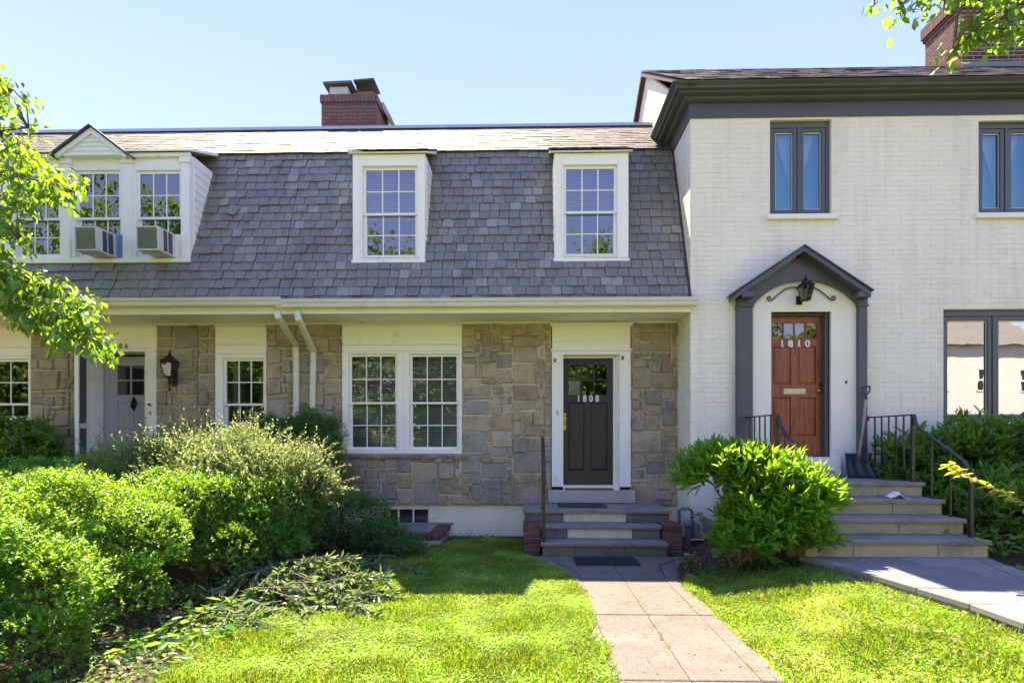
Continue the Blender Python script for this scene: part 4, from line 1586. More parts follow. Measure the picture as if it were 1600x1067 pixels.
wu1 = RV(1203, 1299, 187, 336)
wu2 = RV(1529, 1626, 188, 334)
wl1 = RV(1474, 1642, 483, 659)
arch_x0, arch_x1 = wx(1172, YV, 550), wx(1335, YV, 550)
dor = RV(1203, 1296, 488, 714)
ZE = wz(184, YV, 1250)           # underside of the frieze
surround = (arch_x0, arch_x1, .9, wz(482, YV, 1250))
HO = [wu1, wu2, wl1]
mb = wall_face(MB(), XV + .004, XR, 0, ZE + .2, HO + [dor], YV, .12)
# flank towards the stone house, gable and back
mb.add([(XV + .004, YV, 0), (XV + .004, 14.6, 0), (XV + .004, 14.6, 6.75), (XV + .004, 11.3, 8.78), (XV + .004, YV, ZE + .2)], [(4, 3, 2, 1, 0)])
mb.add([(XR, YV, 0), (XR, 14.6, 0), (XR, 14.6, 6.75), (XR, 11.3, 8.78), (XR, YV, ZE + .2)], [(0, 1, 2, 3, 4)])
mb.add([(XV, 14.6, 0), (XR, 14.6, 0), (XR, 14.6, 6.75), (XV, 14.6, 6.75)], [(3, 2, 1, 0)])
wall10 = build(mb, 'wall', M['white_mortar'], H10)

# painted bricks, course by course; the nearest to the eye are parts, the rest one joined part
bricks = []
course, bl = .0705, .214
ck = 0
z = .02
while z < ZE + .05:
    x = XV + .004 - (bl / 2 if ck % 2 else 0)
    if ck % 6 == 5:
        ll = bl / 2
    else:
        ll = bl
    while x < XR:
        a, b = max(x, XV + .004), min(x + ll, XR)
        x += ll
        segs = [(a, b)]
        for h_ in HO + [(arch_x0, arch_x1, .0, wz(462, YV, 1250))]:
            if z + course > h_[2] + .012 and z < h_[3] - .012:
                ns = []
                for (p, q) in segs:
                    if q <= h_[0] or p >= h_[1]: ns.append((p, q))
                    else:
                        if p < h_[0]: ns.append((p, h_[0]))
                        if q > h_[1]: ns.append((h_[1], q))
                segs = ns
        for (p, q) in segs:
            if q - p > .025:
                bricks.append((p, q, z))
    z += course
    ck += 1
BR = {}


def brick_shared(w):
    k = round(w, 3)
    if k not in BR:
        b = MB().bbox(-w / 2, w / 2, -.0035, .02, 0, course - .005, .0018)
        me = b.mesh('brick')
        me.materials.append(M['white_brick'])
        BR[k] = me
    return BR[k]


vis = sorted(bricks, key=lambda t: (t[0] + t[1] - 4.6) ** 2 / 4 + (t[2] - 1.9) ** 2)
vis = [t for t in vis if t[2] > .9]
chosen = set(id(t) for t in vis[:300])
jb = MB()
for t in bricks:
    p, q, z = t
    pr = float(rng.uniform(-.0022, .0022))
    if id(t) in chosen:
        o = bpy.data.objects.new('brick', brick_shared(q - p - .0025))
        link(o, wall10, ((p + q) / 2, YV + pr, z + .0035 + rng.uniform(-.001, .001)))
        o.rotation_euler = (rng.normal(0, .02), rng.normal(0, .004), rng.normal(0, .008))
    else:
        dz = rng.uniform(-.0015, .0015)
        jb.bbox(p + .00125, q - .00125, YV + pr - .0035, YV + .02, z + .0025 + dz, z + course - .0025 + dz, .0018)
tag(build(jb, 'brick_field', M['white_brick'], wall10), kind='stuff')
# brick courses of the flank above and beside the stone house
fb = MB()
z = .02
ck = 0
while z < 8.75:
    y_end = 14.5 if z < 6.7 else 14.5 - (z - 6.75) / (8.78 - 6.75) * 3.2
    y_st = YV if z < ZE + .15 else YV + (z - ZE - .15) / (8.78 - ZE - .15) * (11.3 - YV)
    y = y_st - (.107 if ck % 2 else 0)
    while y < min(y_end, 13.0):
        a, b = max(y, y_st) + .004, min(y + .214, y_end) - .004
        y += .214
        if b - a > .03:
            pr = rng.uniform(.003, .008)
            fb.box(XV + .004 - pr, XV + .02, a, b, z + .0035, z + course - .0035)
    z += course
    ck += 1
tag(build(fb, 'flank_bricks', M['white_brick'], wall10), kind='stuff')
interior(H10, XV + .1, XR - .1, YV + .25, 14, .9, 3.4)
interior(H10, XV + .1, XR - .1, YV + .25, 14, 3.7, ZE + .25, 'room_teal')

# cornice: frieze, bed moulds, gutter, returned along the left flank
XC = XV
def cornice_profile():
    # (out, z) pairs measured outwards from the wall face
    return [(0.02, ZE), (0.02, ZE + .205), (.07, ZE + .22), (.10, ZE + .235), (.115, ZE + .255), (.20, ZE + .262), (.215, ZE + .275), (.215, ZE + .29), (.26, ZE + .293), (.275, ZE + .315), (.33, ZE + .335), (.34, ZE + .345)]


pr_ = cornice_profile()
mb = MB()
vs, fs = [], []
n = len(pr_)
YRET = 9.35
for (o_, z_) in pr_: vs.append((XR, YV - o_, z_))
for (o_, z_) in pr_: vs.append((XC - o_, YV - o_, z_))
for (o_, z_) in pr_: vs.append((XC - o_, YRET, z_))
for s_ in range(2):
    for i in range(n - 1):
        a_ = s_ * n + i
        fs.append((a_, a_ + 1, a_ + n + 1, a_ + n))
mb.add(vs, fs)
# top closing sheet and lining back to the wall
mb.add([(XR, YV - .34, ZE + .345), (XC - .34, YV - .34, ZE + .345), (XC - .34, YRET, ZE + .345), (XC + .05, YRET, ZE + .345), (XC + .05, YV + .05, ZE + .345), (XR, YV + .05, ZE + .345)], [(0, 1, 4, 5), (1, 2, 3, 4)])
mb.add([(XC - .34, YRET, ZE + .345), (XC - .02, YRET, ZE), (XC + .05, YRET, ZE), (XC + .05, YRET, ZE + .345)], [(0, 1, 2, 3)])
mb.add([(XR, YV - .02, ZE), (XC - .02, YV - .02, ZE), (XC - .02, YRET, ZE), (XC + .02, YRET, ZE), (XC + .02, YV + .05, ZE), (XR, YV + .05, ZE)], [(0, 5, 4, 1), (1, 4, 3, 2)])
build(mb, 'cornice', M['charcoal'], H10)

# gable roof
YG, ZG = 11.3, 8.86
ZEV = ZE + .355
rb = MB()
xo = XV - .10
rb.add([(xo, YV - .30, ZEV), (XR, YV - .30, ZEV), (XR, YG, ZG), (xo, YG, ZG), (xo, 15.0, 6.85), (XR, 15.0, 6.85)], [(0, 1, 2, 3), (3, 2, 5, 4)])
rb.add([(xo, YV - .30, ZEV - .06), (xo, YV - .30, ZEV), (xo, YG, ZG), (xo, YG, ZG - .1), (xo, 15, 6.85), (xo, 15, 6.75)], [(0, 1, 2, 3), (3, 2, 4, 5)])
rb.add([(xo, YV - .30, ZEV - .06), (XV, YV - .30, ZEV - .06), (XV, YG, ZG - .1), (xo, YG, ZG - .1), (XV, 15, 6.75), (xo, 15, 6.75)], [(3, 2, 1, 0), (5, 4, 2, 3)])
roof10 = build(rb, 'roof', M['rust_flash'], H10)
sb = MB()
Bt, Tt = Vector((0, YV - .33, ZEV + .0)), Vector((0, YG, ZG + .01))
s, nn, L, ex = slope_rows(Bt, Tt, 25)
for k in range(25):
    x = xo - .02 - (.1 if k % 2 else 0)
    while x < XR:
        w = rng.uniform(.18, .28)
        a, b = max(x, xo - .02), min(x + w - .004, XR)
        x += w
        if b - a < .03: continue
        p0 = Bt + s * (k * ex + rng.uniform(-.008, .008))
        p1 = p0 + s * (ex + .03)
        u0, u1 = nn * (.008 + rng.uniform(0, .006)), nn * .006
        q = []
        for p, u in ((p0, u0), (p1, u1)):
            q += [Vector((a, 0, 0)) + p + u, Vector((b, 0, 0)) + p + u]
        q += [v + nn * .005 for v in q]
        sb.add(q, [(4, 5, 7, 6), (0, 1, 5, 4), (2, 0, 4, 6), (1, 3, 7, 5)])
tag(build(sb, 'roof_slates', M['slate_top'], roof10), kind='stuff')

# chimney of 1810
YC2 = 10.7
c2x0 = wx(1504, YC2, 60)
c2x1 = c2x0 + 1.9
zc2 = wz(46, YC2, 1504)
ch10 = chimney(roof10, c2x0, c2x1, YC2, YC2 + 1.0, 8.30, 9.60, M['brick_red'], M['lime'], as_stuff=False, faces=('f', 'l'), course=.076)
cb = MB()
for (zz, o_) in ((9.605, .03), (9.68, .055), (9.83, .055)):
    hh = .07 if zz != 9.68 else .145
    x = c2x0 - o_
    while x < c2x1 + o_:
        wd = .21 if zz != 9.68 else .075
        cb.bbox(x + .003, min(x + wd, c2x1 + o_) - .003, YC2 - o_, YC2 + .08, zz, zz + hh)
        x += wd
    y = YC2 - o_ + .09
    while y < YC2 + 1.0 + o_:
        cb.box(c2x0 - o_, c2x0 + .08, y + .003, min(y + wd, YC2 + 1 + o_) - .003, zz, zz + hh)
        y += wd
tag(build(cb, 'chimney_crown', M['brick_red'], ch10), kind='stuff')
build(MB().box(c2x0 + .0, c2x1, YC2 + .075, YC2 + 1.0, 9.60, 9.88), 'chimney_core', M['lime'], ch10)
fl_ = MB()
fl_.box(c2x0 - .012, c2x1, YC2 - .012, YC2 - .004, 8.3, 8.56)
build(fl_, 'flashing', M['gas'], ch10)

# windows of 1810
M['blue_shade'] = surf('blue_roller_shade', (.03, .36, .58), (.03, .33, .54), 3, .8, 60, 0)


def casement(house, op, Y, glass='glass_strong', sillpx=None, leaves=2, room='room', inset=.05, top=.04):
    x0, x1, z0, z1 = op
    fw = .05
    f = frame4(MB(), x0 + fw, x1 - fw, z0 + fw, z1 - fw - top, Y + inset, Y + .14, fw, fw, fw + top, fw)
    xm = (x0 + x1) / 2
    f.bbox(xm - .02, xm + .02, Y + inset - .004, Y + .13, z0 + fw, z1 - fw - top)
    win = build(f, 'window', M['window_gray'], house)
    for (a, b) in ((x0 + fw, xm - .021), (xm + .021, x1 - fw)):
        s_ = .055
        build(frame4(MB(), a + s_, b - s_, z0 + fw + s_, z1 - fw - top - s_, Y + inset + .012, Y + .1, s_ - .002, s_ - .002, s_ - .002, s_ - .002), 'sash', M['window_gray'], win)
        build(frame4(MB(), a + s_ + .014, b - s_ - .014, z0 + fw + s_ + .014, z1 - fw - top - s_ - .014, Y + inset + .04, Y + .09, .013, .013, .013, .013), 'glazing_bead', M['vinyl'], win)
        t = rng.uniform(-.0015, .0015)
        y = Y + inset + .055
        build(MB().add([(a + s_, y, z0 + fw + s_), (b - s_, y, z0 + fw + s_), (b - s_, y + t, z1 - fw - top - s_), (a + s_, y + t, z1 - fw - top - s_)], [(0, 1, 2, 3)]), 'pane', M[glass], win)
    return win


for op, sl_ in ((wu1, (1197, 1307, 337, 346)), (wu2, (1523, 1632, 335, 345)), (wl1, (1468, 1648, 660, 669))):
    win = casement(H10, op, YV, 'glass_mirror' if op is wl1 else 'glass_blue')
    a, b, c, d = RV(*sl_)
    build(MB().bbox(a, b, YV - .06, YV + .06, op[2] - .075, op[2] - .002), 'window_sill', M['stucco'], H10)


def tie_left(t, a, b):      # narrow at the tie (low), wide at the top
    k = .08 + .62 * max(0, min(1, (t - .25) / .7)) ** 1.2 if t > .25 else .08 + .15 * (1 - t / .25)
    return b - (b - a) * k, b


def tie_right(t, a, b):
    k = .08 + .62 * max(0, min(1, (t - .25) / .7)) ** 1.2 if t > .25 else .08 + .15 * (1 - t / .25)
    return a, a + (b - a) * k


for (wx0, wx1, wz0, wz1) in (wu1, wu2):
    build(MB().box(wx0 + .02, wx1 - .02, YV + .225, YV + .23, wz0 + .02, wz1 - .02), 'roller_shade', M['blue_shade'], H10)
    xm = (wx0 + wx1) / 2
    curtain(H10, wx0 + .06, xm - .04, wz0 + .08, wz1 - .1, YV + .19, amp=.008, swag=tie_left)
    curtain(H10, xm + .04, wx1 - .06, wz0 + .08, wz1 - .1, YV + .19, amp=.008, swag=tie_right)
x0_, x1_, z0_, z1_ = wl1
curtain(H10, (x0_ + x1_) / 2 + .04, (x0_ + x1_) / 2 + .42, z0_ + .45, z1_ - .1, YV + .26, amp=.012, swag=lambda t, a, b: (a, a + (b - a) * (1.0 - .75 * t ** .8)))

# ---- door surround: stucco field with arched top, pilasters, gabled hood
cxp = 1254
zsp = wz(480, YV, cxp)
zcr = wz(441, YV, cxp)
xm = (arch_x0 + arch_x1) / 2
hwid = (arch_x1 - arch_x0) / 2
rise = zcr - zsp
Rr = (hwid ** 2 + rise ** 2) / (2 * rise)


def arch_z(x, grow=0.0):
    v = Rr ** 2 - (x - xm) ** 2
    return zcr - Rr + math.sqrt(max(v, 0))


N = 32
fld = MB()
xs = [arch_x0 + (arch_x1 - arch_x0) * i / N for i in range(N + 1)]
xs = sorted(set(xs + [dor[0], dor[1]]))
yf = YV - .045
for i in range(len(xs) - 1):
    a, b = xs[i], xs[i + 1]
    zb = dor[3] if (dor[0] - 1e-6 <= a and b <= dor[1] + 1e-6) else 1.0
    fld.add([(a, yf, zb), (b, yf, zb), (b, yf, arch_z(b)), (a, yf, arch_z(a))], [(0, 1, 2, 3)])
e = YV + .16
for (xq, f) in ((dor[0], (0, 1, 2, 3)), (dor[1], (3, 2, 1, 0))):
    fld.add([(xq, yf, 1.0), (xq, e, 1.0), (xq, e, dor[3]), (xq, yf, dor[3])], [f])
fld.add([(dor[0], yf, dor[3]), (dor[0], e, dor[3]), (dor[1], e, dor[3]), (dor[1], yf, dor[3])], [(0, 1, 2, 3)])
ds10 = build(fld, 'door_surround', M['stucco'], H10)
px0, px1 = wx(1153, YV - .1, 550), wx(1355, YV - .1, 550)
for (a_, b_, o0, o1) in ((px0, arch_x0 - .002, .012, .010), (arch_x1 + .002, px1, .010, .012)):
    pl = MB().bbox(a_, b_, YV - .11, YV + .01, 1.0, zsp - .02)
    pl.bbox(a_ - o0, b_ + o1, YV - .125, YV + .01, zsp - .019, zsp + .012)
    build(pl, 'pilaster', M['charcoal'], ds10)
# tympanum of the hood with the arch cut out
apx = at(1258, 396, YV - .12)
lef = at(1153, 462, YV - .12)
zlow = lef.z
def gable_z(x):
    t = abs(x - xm) / ((px1 - px0) / 2)
    return apx.z + (zlow - apx.z) * t


tm = MB()
xs = sorted(set([px0 + (px1 - px0) * i / 40 for i in range(41)] + [arch_x0, arch_x1, xm]))
yt0, yt1 = YV - .115, YV + .01
for i in range(len(xs) - 1):
    a, b = xs[i], xs[i + 1]
    def low(x):
        return arch_z(x) if arch_x0 - 1e-6 <= x <= arch_x1 + 1e-6 else zsp + .013
    la, lb = low(a), low(b)
    if a < arch_x0 - 1e-6 or b > arch_x1 + 1e-6:
        la = lb = zsp + .013
    tm.add([(a, yt0, la), (b, yt0, lb), (b, yt0, gable_z(b)), (a, yt0, gable_z(a)), (a, yt1, la), (b, yt1, lb)], [(0, 1, 2, 3), (4, 5, 1, 0)])
tm.add([(px0, yt0, zsp + .013), (px0, yt1, zsp + .013), (px0, yt1, gable_z(px0)), (px0, yt0, gable_z(px0))], [(3, 2, 1, 0)])
tm.add([(px1, yt0, zsp + .013), (px1, yt1, zsp + .013), (px1, yt1, gable_z(px1)), (px1, yt0, gable_z(px1))], [(0, 1, 2, 3)])
build(tm, 'tympanum', M['charcoal'], ds10)
hood = MB()
hl, hr, ha = at(1147, 455, YV - .3), at(1366, 452, YV - .3), at(1258, 381, YV - .3)
for (e_, sg) in ((hl, -1), (hr, 1)):
    t_ = .075
    lo0, lo1 = Vector((e_.x, 0, e_.z)), Vector((ha.x, 0, ha.z))
    for (ya, yb, th, dz_) in ((YV - .30, YV - .001, .02, 0.0), (YV - .28, YV - .002, .07, -.021)):
        q_ = [Vector((lo0.x - (0 if dz_ == 0 else sg * .03), ya, lo0.z + dz_)), Vector((lo1.x, ya, lo1.z + dz_)), Vector((lo1.x, yb, lo1.z + dz_)), Vector((lo0.x - (0 if dz_ == 0 else sg * .03), yb, lo0.z + dz_))]
        q_ = [Vector(v) for v in q_] + [v - Vector((0, 0, th)) for v in q_]
        hood.add(q_, [(0, 1, 2, 3), (7, 6, 5, 4), (0, 4, 5, 1), (2, 6, 7, 3), (3, 7, 4, 0)])
build(hood, 'hood_roof', M['charcoal'], ds10)
for px in (1166, 1347):
    q = at(px, 461, YV - .2)
    build(MB().bbox(q.x - .085, q.x + .085, YV - .27, YV - .116, q.z - .045, q.z + .04), 'hood_bracket', M['charcoal'], ds10)

# door of 1810 set back in the opening
Y10 = YV + .12
fr = MB()
fr.bbox(dor[0] + .001, dor[0] + .03, YV + .05, YV + .2, 1.25, dor[3] - .001)
fr.bbox(dor[1] - .05, dor[1] - .001, YV + .02, YV + .2, 1.25, dor[3] - .001)
fr.bbox(dor[0] + .031, dor[1] - .051, YV + .05, YV + .2, dor[3] - .035, dor[3] - .001)
build(fr, 'door_frame', M['window_gray'], H10)
def RX(x0, x1, y0, y1):
    return rect(x0, x1, y0, y1, Y10)


d10 = door_leaf(H10, dor[0] + .031, dor[1] - .052, 1.285, dor[3] - .036, Y10, M['mahogany'], RX(1207, 1276, 505, 529), 4, 1,
                [RX(1208, 1236, 541, 600), RX(1247, 1275, 541, 600), RX(1208, 1236, 621, 681), RX(1247, 1275, 621, 681)])
digits(d10, '1810', wx(1215, Y10), wx(1268, Y10), wz(537, Y10, 1240), Y10 - .005, .14, M['digit_white'], .0035, True, 1.05)
q = at(1241, 611.5, Y10)
ms = MB().bbox(q.x - .16, q.x + .16, Y10 - .012, Y10 - .001, q.z - .042, q.z + .042)
ms.bbox(q.x - .13, q.x + .13, Y10 - .02, Y10 - .0125, q.z - .022, q.z + .022)
build(ms, 'mail_slot', M['pale_brass'], d10)
q = at(1281, 611, Y10)
build(MB().tube([(q.x, Y10 - .001, q.z), (q.x, Y10 - .05, q.z), (q.x - .07, Y10 - .055, q.z)], [.022, .014, .014], 8), 'door_handle', M['brass'], d10, smooth=True)
q = at(1282, 601, Y10)
build(MB().tube([(q.x, Y10 - .001, q.z), (q.x, Y10 - .02, q.z)], .024, 10), 'deadbolt', M['bronze'], d10)
q = at(1241, 560, Y10)
build(MB().tube([(q.x, Y10 - .001, q.z), (q.x, Y10 - .008, q.z)], .01, 8), 'peephole', M['brass'], d10)
build(MB().bbox(wx(1195, YV), wx(1311, YV - .1), YV - .16, YV + .16, 1.03, 1.275), 'door_sill', M['stucco'], H10)
q = at(1322, 597, YV - .046)
build(MB().bbox(q.x - .012, q.x + .012, YV - .058, YV - .0455, q.z - .02, q.z + .02), 'doorbell', M['bronze'], ds10)


# ================================================================== LANTERNS
def lantern(label, c, s, post, scroll=False, group='wall lanterns beside the doors'):
    """Coach lantern on the wall: c = centre of the glass body, wall plane behind it."""
    t = thing('wall_lantern', label, 'lantern', (c.x, c.y, c.z - .2 * s), group)
    x, y, z = c
    def ring(w, zz): return [(x - w, y - w, zz), (x + w, y - w, zz), (x + w, y + w, zz), (x - w, y + w, zz)]
    wt, wb_, h2 = .105 * s, .06 * s, .13 * s
    g = MB()
    lo, hi = ring(wb_, z - h2), ring(wt, z + h2)
    g.add(lo + hi, [(i, (i + 1) % 4, 4 + (i + 1) % 4, 4 + i) for i in range(4)])
    build(g, 'glass_body', M['lamp_glass'], t)
    f = MB()
    for i in range(4):
        f.tube([lo[i], hi[i]], .009 * s, 4)
        f.tube([hi[i], hi[(i + 1) % 4]], .011 * s, 4)
        f.tube([lo[i], lo[(i + 1) % 4]], .010 * s, 4)
    build(f, 'lantern_frame', M['bronze'], t)
    k = MB()
    r0, r1, r2 = ring(wt * 1.18, z + h2 + .005), ring(wt * .55, z + h2 + .07 * s), ring(wt * .4, z + h2 + .10 * s)
    k.add(r0 + r1 + r2, [(3, 2, 1, 0)] + [(j * 4 + i, j * 4 + (i + 1) % 4, j * 4 + 4 + (i + 1) % 4, j * 4 + 4 + i) for j in range(2) for i in range(4)] + [(8, 9, 10, 11)])
    k.lathe((x, y, z + h2 + .10 * s), [(.03 * s, 0), (.045 * s, .01 * s), (.02 * s, .03 * s), (.03 * s, .05 * s), (.012 * s, .07 * s), (.015 * s, .085 * s), (.003, .11 * s)], 8)
    build(k, 'lantern_cap', M['bronze'], t)
    b = MB().lathe((x, y, z - h2), [(.022 * s, 0), (.022 * s, .09 * s), (.016 * s, .14 * s), (.006, .17 * s)], 8)
    build(b, 'candle', M['soffit'], t)
    m_ = MB()
    if post:
        m_.lathe((x, y, z - h2 - .26 * s), [(.012 * s, 0), (.03 * s, .02 * s), (.014 * s, .05 * s), (.022 * s, .14 * s), (.034 * s, .17 * s), (.02 * s, .2 * s), (.06 * s, .255 * s)], 8)
        m_.tube([(x, y, z - h2 - .1 * s), (x, y + .10 * s, z - h2 - .1 * s), (x, YW - .02, z - h2 - .02)], .014 * s, 6)
        m_.bbox(x - .05 * s, x + .05 * s, YW - .045, YW - .026, z - h2 - .16 * s, z - h2 + .12 * s)
    else:
        m_.bbox(x - .085 * s, x + .02 * s, YV - .07, YV - .0455, z - h2 - .03, z - h2 + .12 * s)
        m_.tube([(x - .03, YV - .06, z - h2 + .02), (x, y, z - h2)], .012, 6)
    build(m_, 'wall_bracket', M['bronze'], t)
    if scroll:
        for sg in (-1, 1):
            pts = []
            for u in np.linspace(0, 1, 14):
                xx = x + sg * (.05 + .40 * u)
                zz = z + .10 + .07 * math.sin(min(u * 3.4, math.pi)) - .17 * u ** 1.3 - .05 * math.sin(u * math.pi) * u
                pts.append((xx, YV - .07, zz))
            for u in np.linspace(.15, 1.7, 10):
                a_ = -math.pi / 2 + u * math.pi
                r_ = .035 * (1 - u * .38)
                pts.append((pts[13][0] + sg * r_ * math.cos(a_), YV - .07, pts[13][2] + .033 + r_ * math.sin(a_)))
            build(MB().tube(pts, .009, 5), 'scroll', M['bronze'], t)
    return t


lantern('black coach lantern on stone pier right of the 1806 door', at(265, 577, YW - .16), .88, True)
lantern('small black lantern with iron scrolls above the red door', at(1259, 458, YV - .2), .76, False, True)

# ================================================================== DOWNSPOUTS
def downspout(label, pts_px, wpx):
    pts = [at(px, py, Y) for px, py, Y in pts_px]
    t = thing('downspout', label, 'downspout', (pts[-1].x, pts[-1].y, 0), 'white downspouts at the party line')
    w, d = .043, .036
    def bar(mb, a, b, k=1.0):
        dr = (b - a).normalized()
        sx = Vector((1, 0, 0)) - dr * dr.x
        sx.normalize()
        sy = dr.cross(sx)
        q = []
        for p in (a, b):
            for (u, v) in ((-1, -.6), (-.6, -1), (.6, -1), (1, -.6), (1, .6), (.6, 1), (-.6, 1), (-1, .6)):
                q.append(p + sx * u * w * k + sy * v * d * k)
        mb.add(q, [(i, (i + 1) % 8, 8 + (i + 1) % 8, 8 + i) for i in range(8)] + [tuple(reversed(range(8))), tuple(range(8, 16))])
    mb = MB()
    for i in range(len(pts) - 1):
        dr = (pts[i + 1] - pts[i]).normalized() * .02
        bar(mb, pts[i] - dr * (i > 0), pts[i + 1] + dr)
    build(mb, 'pipe', M['gutter'], t)
    for z_ in (2.95, 1.9, .8):
        p = pts[-1]
        mb = MB().box(p.x - w - .006, p.x + w + .006, p.y - d - .006, YW - .02, z_, z_ + .03)
        build(mb, 'strap', M['gutter'], t)
    return t


downspout('left one of the two white downspouts on the stone wall', [(432, 487, 8.13), (435, 496, 8.13), (463, 541, YW - .08), (463, 800, YW - .08)], 9)
downspout('right one of the two white downspouts, nearer the paired windows', [(464, 487, 8.14), (467, 499, 8.14), (490, 549, YW - .08), (485.5, 800, YW - .08)], 9)

# ================================================================== AIR CONDITIONERS
def air_conditioner(label, px):
    x0 = wx(px, 8.05, 375)
    w, h, dep = .33, .345, .42
    z0 = wz(392, 8.05, 150)
    t = thing('air_conditioner', label, 'air conditioner', (x0 + w / 2, 8.25, z0), 'window air conditioners in the triple dormer')
    MT = Matrix.Translation((x0 + w / 2, 8.03, z0)) @ Matrix.Rotation(R(2.5), 4, 'X')
    mb = MB()
    mb.box(-w / 2, w / 2, .004, dep, 0, .02, MT)
    mb.box(-w / 2, w / 2, .004, dep, h - .02, h, MT)
    mb.box(-w / 2, -w / 2 + .02, .004, dep, .02, h - .02, MT)
    mb.box(w / 2 - .02, w / 2, .004, .12, .02, h - .02, MT)
    mb.box(w / 2 - .02, w / 2, .34, dep, .02, h - .02, MT)
    mb.box(w / 2 - .02, w / 2 - .002, .22, .235, .02, h - .02, MT)
    build(mb, 'casing', M['ac'], t)
    build(MB().box(-w / 2 + .021, w / 2 - .021, .02, dep - .01, .021, h - .021, MT), 'coil', M['ac_fin'], t)
    for k in range(9):
        z_ = .03 + (h - .06) * k / 9
        build(MB().box(-w / 2 + .02, w / 2 - .02, .006, .012, z_, z_ + .008, MT), 'louvre', M['ac_fin'], t)
    for (a, b) in ((.12, .22), (.235, .34)):
        build(MB().box(w / 2 - .018, w / 2 - .008, a, b, .02, h - .02, MT), 'side_vent', M['ac_dark'], t)
    build(MB().box(w / 2 + .002, w / 2 + .22, dep - .02, dep, .0, h, MT), 'accordion_panel', M['vinyl'] if px > 150 else surf('blue_filler_panel', (.08, .25, .42), (.1, .28, .45), 8, .6, bstr=0), t)
    return t


air_conditioner('window air conditioner with blue filler panel in middle dormer window', 118)
air_conditioner('window air conditioner in right-hand window of triple dormer', 214)

# ================================================================== STEPS OF 1808
S8 = thing('front_steps', 'three bluestone steps with brick cheeks below the black door', 'steps', (.95, 7.6, 0))
LX0, LX1 = -.10, 2.01
TX0, TX1 = .15, 1.80
zt = (.178, .355, .53)
yfr = (7.35, 7.66, 7.95)
def treads(parent, cuts, y0, y1, z, mat, th=.042):
    for i in range(len(cuts) - 1):
        a, b = cuts[i], cuts[i + 1]
        mb = MB()
        n_ = 8
        vs, fs = [], []
        for k in range(n_ + 1):
            xx = a + .002 + (b - a - .004) * k / n_
            j = rng.uniform(-.006, .006)
            vs += [(xx, y0 + j + .006, z), (xx, y0 + j, z - .008), (xx, y0 + j + .003, z - th), (xx, y1, z - th), (xx, y1, z)]
        for k in range(n_):
            for q_ in range(5):
                p_ = k * 5 + q_
                r_ = k * 5 + (q_ + 1) % 5
                fs.append((p_, r_, r_ + 5, p_ + 5))
        fs += [tuple(range(5))[::-1], tuple(range(n_ * 5, n_ * 5 + 5))]
        build(mb.add(vs, fs), 'tread', mat, parent)


treads(S8, [LX0, .55, 1.42, LX1], yfr[2], YW - .105, zt[2], M['bluestone'])
treads(S8, [TX0, 1.05, TX1], yfr[1], yfr[2] + .03, zt[1], M['bluestone'])
treads(S8, [TX0, .86, TX1 + .01], yfr[0], yfr[1] + .03, zt[0], M['bluestone'])
def risers(parent, cuts, mats, y, z0, z1, dep=.10):
    for i in range(len(cuts) - 1):
        build(MB().bbox(cuts[i] + .002, cuts[i + 1] - .002, y + rng.uniform(-.003, .003), y + dep, z0, z1, .006), 'riser', M[mats[i]], parent)


risers(S8, [LX0 + .03, .48, 1.37, LX1 - .03], ['riser_gray', 'riser_tan', 'riser_gray'], yfr[2] + .035, zt[1] + .001, zt[2] - .043)
risers(S8, [TX0 + .02, .52, 1.40, TX1 - .02], ['riser_gray', 'riser_tan', 'riser_gray'], yfr[1] + .03, zt[0] + .001, zt[1] - .043)
risers(S8, [TX0 + .02, .60, 1.25, TX1 - .0], ['riser_gray', 'riser_gray', 'riser_gray'], yfr[0] + .03, -.02, zt[0] - .043)
build(MB().box(LX0 + .035, LX1 - .035, yfr[2] + .14, YW + .02, -.05, zt[2] - .044), 'core', M['parge'], S8)
build(MB().box(TX0 + .03, TX1 - .03, yfr[0] + .14, yfr[2] + .13, -.05, zt[0] - .044), 'core', M['parge'], S8)
build(MB().box(TX0 + .03, TX1 - .03, yfr[1] + .14, yfr[2] + .1, zt[0] - .04, zt[1] - .044), 'core', M['parge'], S8)
for (a, b) in ((-.085, .145), (1.805, 2.03)):
    ck_ = build(MB().box(a + .008, b - .008, 7.508, 7.975, -.05, .365), 'cheek', M['mortar_gray'], S8)
    for c_ in range(5):
        z_ = .004 + c_ * .075 - .02
        if c_ == 4:
            for k in range(3):
                build(MB().bbox(a + (b - a) * k / 3 + .003, a + (b - a) * (k + 1) / 3 - .003, 7.5, 7.72, z_ + .004, z_ + .10), 'brick', M['brick_old'], ck_)
                build(MB().bbox(a + (b - a) * k / 3 + .003, a + (b - a) * (k + 1) / 3 - .003, 7.73, 7.975, z_ + .004, z_ + .10), 'brick', M['brick_old'], ck_)
        else:
            cuts = [a, b] if c_ % 2 == 0 else [a, (a + b) / 2, b]
            for k in range(len(cuts) - 1):
                build(MB().bbox(cuts[k] + .003, cuts[k + 1] - .003, 7.5 + rng.uniform(-.003, .003), 7.6, z_ + .004, z_ + .071), 'brick', M['brick_old'], ck_)
            y = 7.606
            while y < 7.97:
                ye = min(y + .2, 7.975)
                build(MB().box(a, a + .09, y + .003, ye - .003, z_ + .004, z_ + .071), 'brick', M['brick_old'], ck_)
                build(MB().box(b - .09, b, y + .003, ye - .003, z_ + .004, z_ + .071), 'brick', M['brick_old'], ck_)
                y += .2

